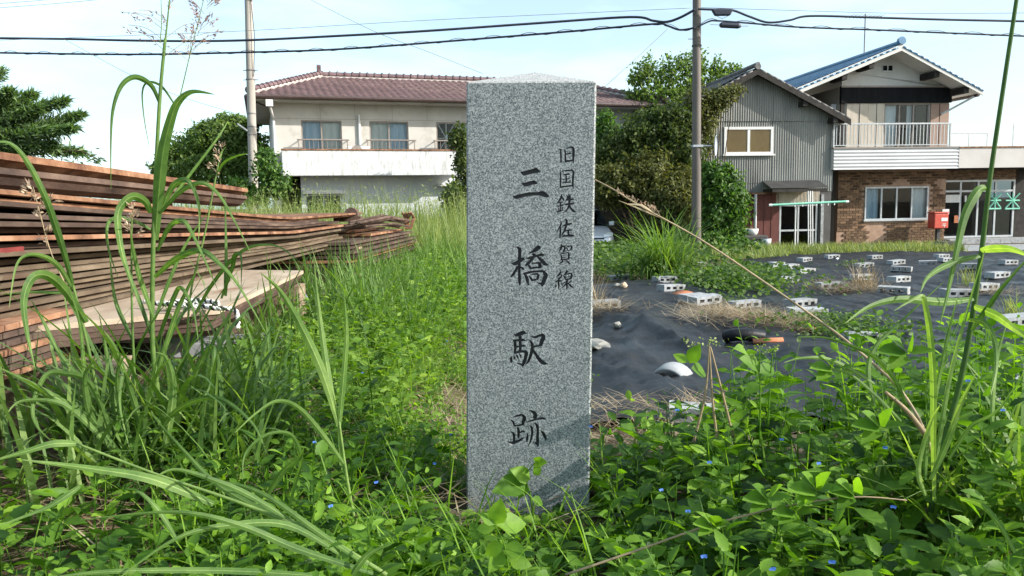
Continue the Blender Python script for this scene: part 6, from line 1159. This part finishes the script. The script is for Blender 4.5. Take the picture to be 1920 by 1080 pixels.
hero_stalk([(1745, 960), (1770, 830), (1802, 710), (1824, 590), (1842, 460), (1857, 330), (1882, 160), (1906, 0), (1916, -70)], (1.45, 1.5), 12, r, b, tone=.2, tipw=.55)
for pts, Y, w, tn in (([(1852, 352), (1834, 358), (1810, 402), (1795, 465), (1778, 545), (1762, 610)], (1.48, 1.4), 24, .35), ([(1838, 470), (1868, 466), (1900, 468), (1940, 485)], (1.46, 1.3), 24, .9), ([(1838, 480), (1800, 488), (1765, 502), (1738, 522), (1726, 548)], (1.46, 1.35), 18, .4), ([(1826, 560), (1768, 566), (1689, 561), (1630, 575), (1585, 606)], (1.46, 1.3), 22, .45), ([(1826, 575), (1868, 592), (1900, 615), (1950, 650)], (1.46, 1.3), 26, .8), ([(1822, 620), (1850, 580), (1880, 538), (1940, 470)], (1.45, 1.4), 16, .15), ([(1815, 600), (1845, 605), (1865, 640), (1868, 690), (1858, 740)], (1.45, 1.3), 16, .55), ([(1750, 900), (1765, 800), (1785, 690), (1820, 560), (1850, 460)], (1.4, 1.45), 12, .75)): hero_leaf(pts, Y, w*.82, r, b, tone=tn)
r, b = grass_plant('bright young reed shoots left of the tall right reed', (1750, 930), 1.38)
for pts, Y, w, tn in (([(1752, 940), (1750, 830), (1750, 720), (1744, 630), (1735, 572), (1728, 555), (1700, 568), (1676, 583)], (1.38, 1.3), 19, .85), ([(1735, 900), (1740, 820), (1775, 640), (1795, 560)], (1.4, 1.4), 14, .6), ([(1640, 760), (1628, 700), (1640, 652), (1690, 602), (1770, 528)], (1.38, 1.45), 15, .5), ([(1745, 900), (1780, 820), (1800, 760), (1830, 700)], (1.36, 1.3), 20, .8), ([(1735, 930), (1722, 880), (1742, 800), (1762, 760)], (1.36, 1.3), 16, .95), ([(1700, 760), (1676, 710), (1640, 670), (1595, 648), (1545, 633), (1495, 632)], (1.38, 1.3), 14, .3), ([(1640, 720), (1590, 690), (1545, 672), (1500, 672), (1470, 680)], (1.3, 1.25), 13, .6), ([(1690, 790), (1640, 740), (1590, 700), (1540, 690)], (1.35, 1.3), 11, .3), ([(1800, 935), (1845, 950), (1890, 1010), (1925, 1090)], (1.2, 1.1), 19, .55), ([(1860, 820), (1862, 740), (1872, 660), (1890, 600)], (1.4, 1.45), 14, .8), ([(1780, 860), (1820, 800), (1870, 770), (1920, 700)], (1.35, 1.3), 12, .6)): hero_leaf(pts, Y, w*.75, r, b, tone=tn)
for bx, by, yy, lb, hh in ((1790, 940, 1.5, 'bright grass tuft at the foot of the tall right reed', .42), (1865, 900, 1.55, 'bright grass tuft right of the tall reed', .45), (1925, 930, 1.45, 'bright grass tuft cut by the right edge', .5), (1690, 900, 1.6, 'slim bright grass tuft left of the young shoots', .34)):
    r, b = grass_plant(lb, (bx, by), yy, 'reed_tuft'); N = 22; a = Acc()
    a.add(blades_np(np.stack([rng.normal(0, .04, N), rng.normal(0, .04, N), np.zeros(N)], 1), rng.uniform(0, 6.28, N), rng.uniform(.5, 1.1, N)*hh, rng.uniform(.02, .35, N), rng.uniform(.3, 1.7, N), .013*rng.uniform(.6, 1.3, N), 8), rng.uniform(.4, 1, N)); a.build('blades', M['leaf_grass'], r)
# dry stalk arching across
r, b = grass_plant('long dry straw coloured stalk slanting up to the monument edge', (1745, 880), 1.4, 'dry_grass_stalk')
hero_stalk([(1748, 850), (1725, 790), (1680, 722), (1600, 650), (1540, 604), (1420, 520), (1310, 447), (1200, 386), (1150, 355), (1114, 336)], (1.4, 1.66), 7, r, b, m='leaf_dry', tone=.75, tipw=.35); hero_stalk([(1735, 815), (1700, 770), (1660, 735)], 1.4, 12, r, b, m='leaf_dry', tone=.55)
hero_leaf([(1240, 408), (1215, 398), (1190, 388), (1160, 376)], 1.6, 4, r, b, 'leaf_dry', .8); hero_leaf([(1230, 404), (1205, 386), (1180, 383), (1175, 383)], 1.6, 4, r, b, 'leaf_dry', .9); panicle([(1240, 405), (1200, 386), (1150, 358)], 1.62, r, b, 14, 14, 'seed_pale', .5, 6)
# big grass tuft behind on the sheet edge
c = G(1243, 527); tg = thing('grass_tuft', 'big drooping green grass tuft standing at the weeds beyond the sheet', 'grass', c); a = Acc(); N = 420
a.add(blades_np(np.stack([rng.normal(0, .16, N), rng.normal(0, .16, N), np.zeros(N)], 1), rng.uniform(0, 6.28, N), rng.uniform(.7, 1.6, N), rng.uniform(.0, .35, N), rng.uniform(.6, 2.4, N), .026, 7), rng.uniform(.2, .9, N)); a.build('blades', M['leaf_grass'], tg)
for px, py, h, lb in ((1815, 535, .3, 'small pale grass tuft beside the near right block'), (1895, 600, .3, 'thin grass tuft at the right margin of the sheet')):
    c = GS(px, py); tg = thing('grass_tuft', lb, 'grass', c); a = Acc(); N = 60; a.add(blades_np(np.stack([rng.normal(0, .05, N), rng.normal(0, .05, N), np.zeros(N)], 1), rng.uniform(0, 6.28, N), rng.uniform(.5, 1.1, N)*h, rng.uniform(.05, .4, N), rng.uniform(.3, 1.2, N), .006, 5), rng.uniform(.5, 1, N)); a.build('blades', M['leaf_grass_far'], tg)
# single broad-leaved weeds
def weed_plant(label, stems, leaves, Y, m='leaf_weed', shape='ovate', buds=(), stem_m='leaf_weed', tone=.7, sw=4):
    b = P(*stems[0][0], Y); b.z = gz(b.x, Y); r = thing('leafy_weed', label, 'weed', b)
    for s in stems: hero_stalk(s, Y, sw, r, b, m=stem_m, tone=.6, name='stem')
    for (x0, y0, x1, y1, tn) in leaves:
        A_ = P(x0, y0, Y+random.uniform(-.02, .02)); B_ = P(x1, y1, Y+random.uniform(-.05, .03)); d = B_-A_; L = d.length; nn = Vector((random.uniform(-.3, .5), -.75, .65)); V, F, k = leaf_np(np.array([tuple(A_-b)]), np.array([tuple(d)]), np.array([tuple(nn)]), L, L*.62, shape, .15); link('leaf', np_mesh('leaf', V, F, np.full(len(V), tn), M[m]), r)
    for x, y, n, rx in buds:
        p = np.array([tuple(P(x+random.gauss(0, rx), y+random.gauss(0, rx*.35), Y)-b) for _ in range(n)]); a = Acc(); a.add(leaf_np(p, rdir(n), rdir(n), pxr(6, Y), pxr(4.5, Y), 'quad'), rng.random(n)); a.build('bud_cluster', M['bud_green'], r)
    return r
weed_plant('small leafy weed growing against the foot of the stone face', [[(1002, 1000), (995, 930), (985, 895), (1002, 868)]], [(995, 900, 960, 878, .75), (1000, 872, 1022, 865, .8), (1000, 875, 1015, 893, .6), (988, 905, 925, 918, .45), (990, 905, 970, 935, .55), (996, 935, 1022, 945, .45), (985, 890, 950, 882, .7), (1003, 868, 1012, 858, .9)], 1.62)
weed_plant('big leaved pale weed right at the foot of the monument', [[(955, 1078), (945, 1020), (928, 985)]], [(928, 985, 938, 938, .85), (930, 985, 992, 978, .8), (928, 985, 900, 960, .7), (945, 1020, 905, 1040, .75), (945, 1020, 985, 1045, .7), (950, 1040, 935, 1075, .8), (930, 990, 890, 990, .8), (952, 1050, 1000, 1060, .7), (948, 1035, 915, 1072, .9)], 1.3, tone=.8)
weed_plant('budding weed with dried brown stems above the right thicket', [[(1345, 830), (1335, 740), (1330, 645)], [(1300, 830), (1322, 740), (1330, 648)], [(1375, 820), (1355, 740), (1332, 650)]], [(1290, 680, 1262, 662, .8), (1292, 682, 1312, 645, .6), (1295, 690, 1330, 700, .5)], 1.75, buds=((1310, 645, 26, 12), (1345, 640, 22, 12), (1290, 640, 10, 6)), stem_m='leaf_dry', sw=6)
weed_plant('upright weed with pale bud clusters in the middle of the thicket', [[(1425, 830), (1425, 720), (1424, 655)], [(1440, 800), (1445, 700), (1450, 655)]], [(1424, 690, 1392, 668, .55), (1424, 700, 1455, 685, .5), (1425, 720, 1395, 735, .45), (1426, 730, 1470, 720, .4), (1400, 660, 1380, 650, .8)], 1.7, buds=((1422, 652, 16, 10), (1452, 655, 16, 9), (1440, 660, 8, 6)))
r = weed_plant('creeping vine with five pointed leaflets low in the right foreground', [[(1060, 1078), (1200, 1030), (1330, 985), (1470, 950), (1600, 932), (1700, 938)]], [], 1.15, stem_m='leaf_dry', sw=5)
bb = Vector(r.location)
for cx_, cy_2, s in ((1335, 985, 34), (1440, 935, 46), (1530, 918, 52), (1600, 925, 46), (1560, 690, 40), (1650, 800, 52), (1700, 660, 55), (1490, 960, 40)):
    Yv = 1.15 if cy_2 > 850 else 1.3; p = P(cx_, cy_2, Yv)
    for k in range(5):
        an = -2.4+k*.95+random.uniform(-.15, .15); q = P(cx_+s*math.sin(an), cy_2-s*.75*math.cos(an), Yv-.03); V, F, kk = leaf_np(np.array([tuple(p-bb)]), np.array([tuple(q-p)]), np.array([(random.uniform(-.2, .2), -.6, .8)]), (q-p).length, (q-p).length*.5, 'lance', .1); link('leaflet', np_mesh('leaflet', V, F, np.full(len(V), random.uniform(.35, .75)), M['leaf_weed']), r)
# blue dayflowers
q = Acc(); q.add(leaf_np(np.zeros((3, 3)), np.array([[1, 0, .6], [-1, 0, .6], [0, -.6, .2]]), np.array([[0, -1, .3]]*3), .009, .009, 'ovate', .1), np.array([.5, .6, .9])); fo = q.build('dayflower', M['petal_blue']); fme = fo.data; bpy.data.objects.remove(fo)
for px, py, Y in ((1448, 1068, .98), (1320, 1045, 1.0), (1290, 960, 1.3), (1675, 952, 1.2), (1535, 870, 1.35), (1330, 868, 1.45), (1465, 825, 1.5), (1660, 840, 1.4), (1270, 770, 1.65), (1560, 1055, .98), (1815, 715, 1.5), (1240, 920, 1.4), (1108, 800, 1.65), (1880, 770, 1.45), (680, 700, 2.6), (620, 950, 1.3), (705, 905, 1.5), (838, 640, 3.4), (760, 560, 4.2), (815, 870, 1.7), (845, 815, 1.9), (590, 830, 1.7)):
    o = link('dayflower', fme, None, P(px, py, Y), (random.uniform(-.4, .4), 0, random.uniform(-.8, .8))); o.scale = (.62,)*3; tag(o, 'tiny bright blue dayflower in the green weeds', 'flower', 'blue dayflowers')
# grey kerb ramp by the post box and the paved forecourt
o = MB().prism([(-.45, 0), (.55, 0), (.35, .32), (-.1, .3)], 'y', -.3, .3).build('kerb_ramp', M['dark_corrugated']); c = P(1768, 474, 25.2); o.location = (c.x, c.y, gz(c.x, c.y)-.02); tag(o, 'dark grey kerb ramp below the red post box', 'kerb ramp')
o = MB().box(13.6, 24, 23.8, 27.4, -.1, .02).build('forecourt', M['concrete']); o['kind'] = 'structure'; o['label'] = 'pale paved forecourt before the glazed entrance'
o.location.z = gz(15, 25.5)+.02
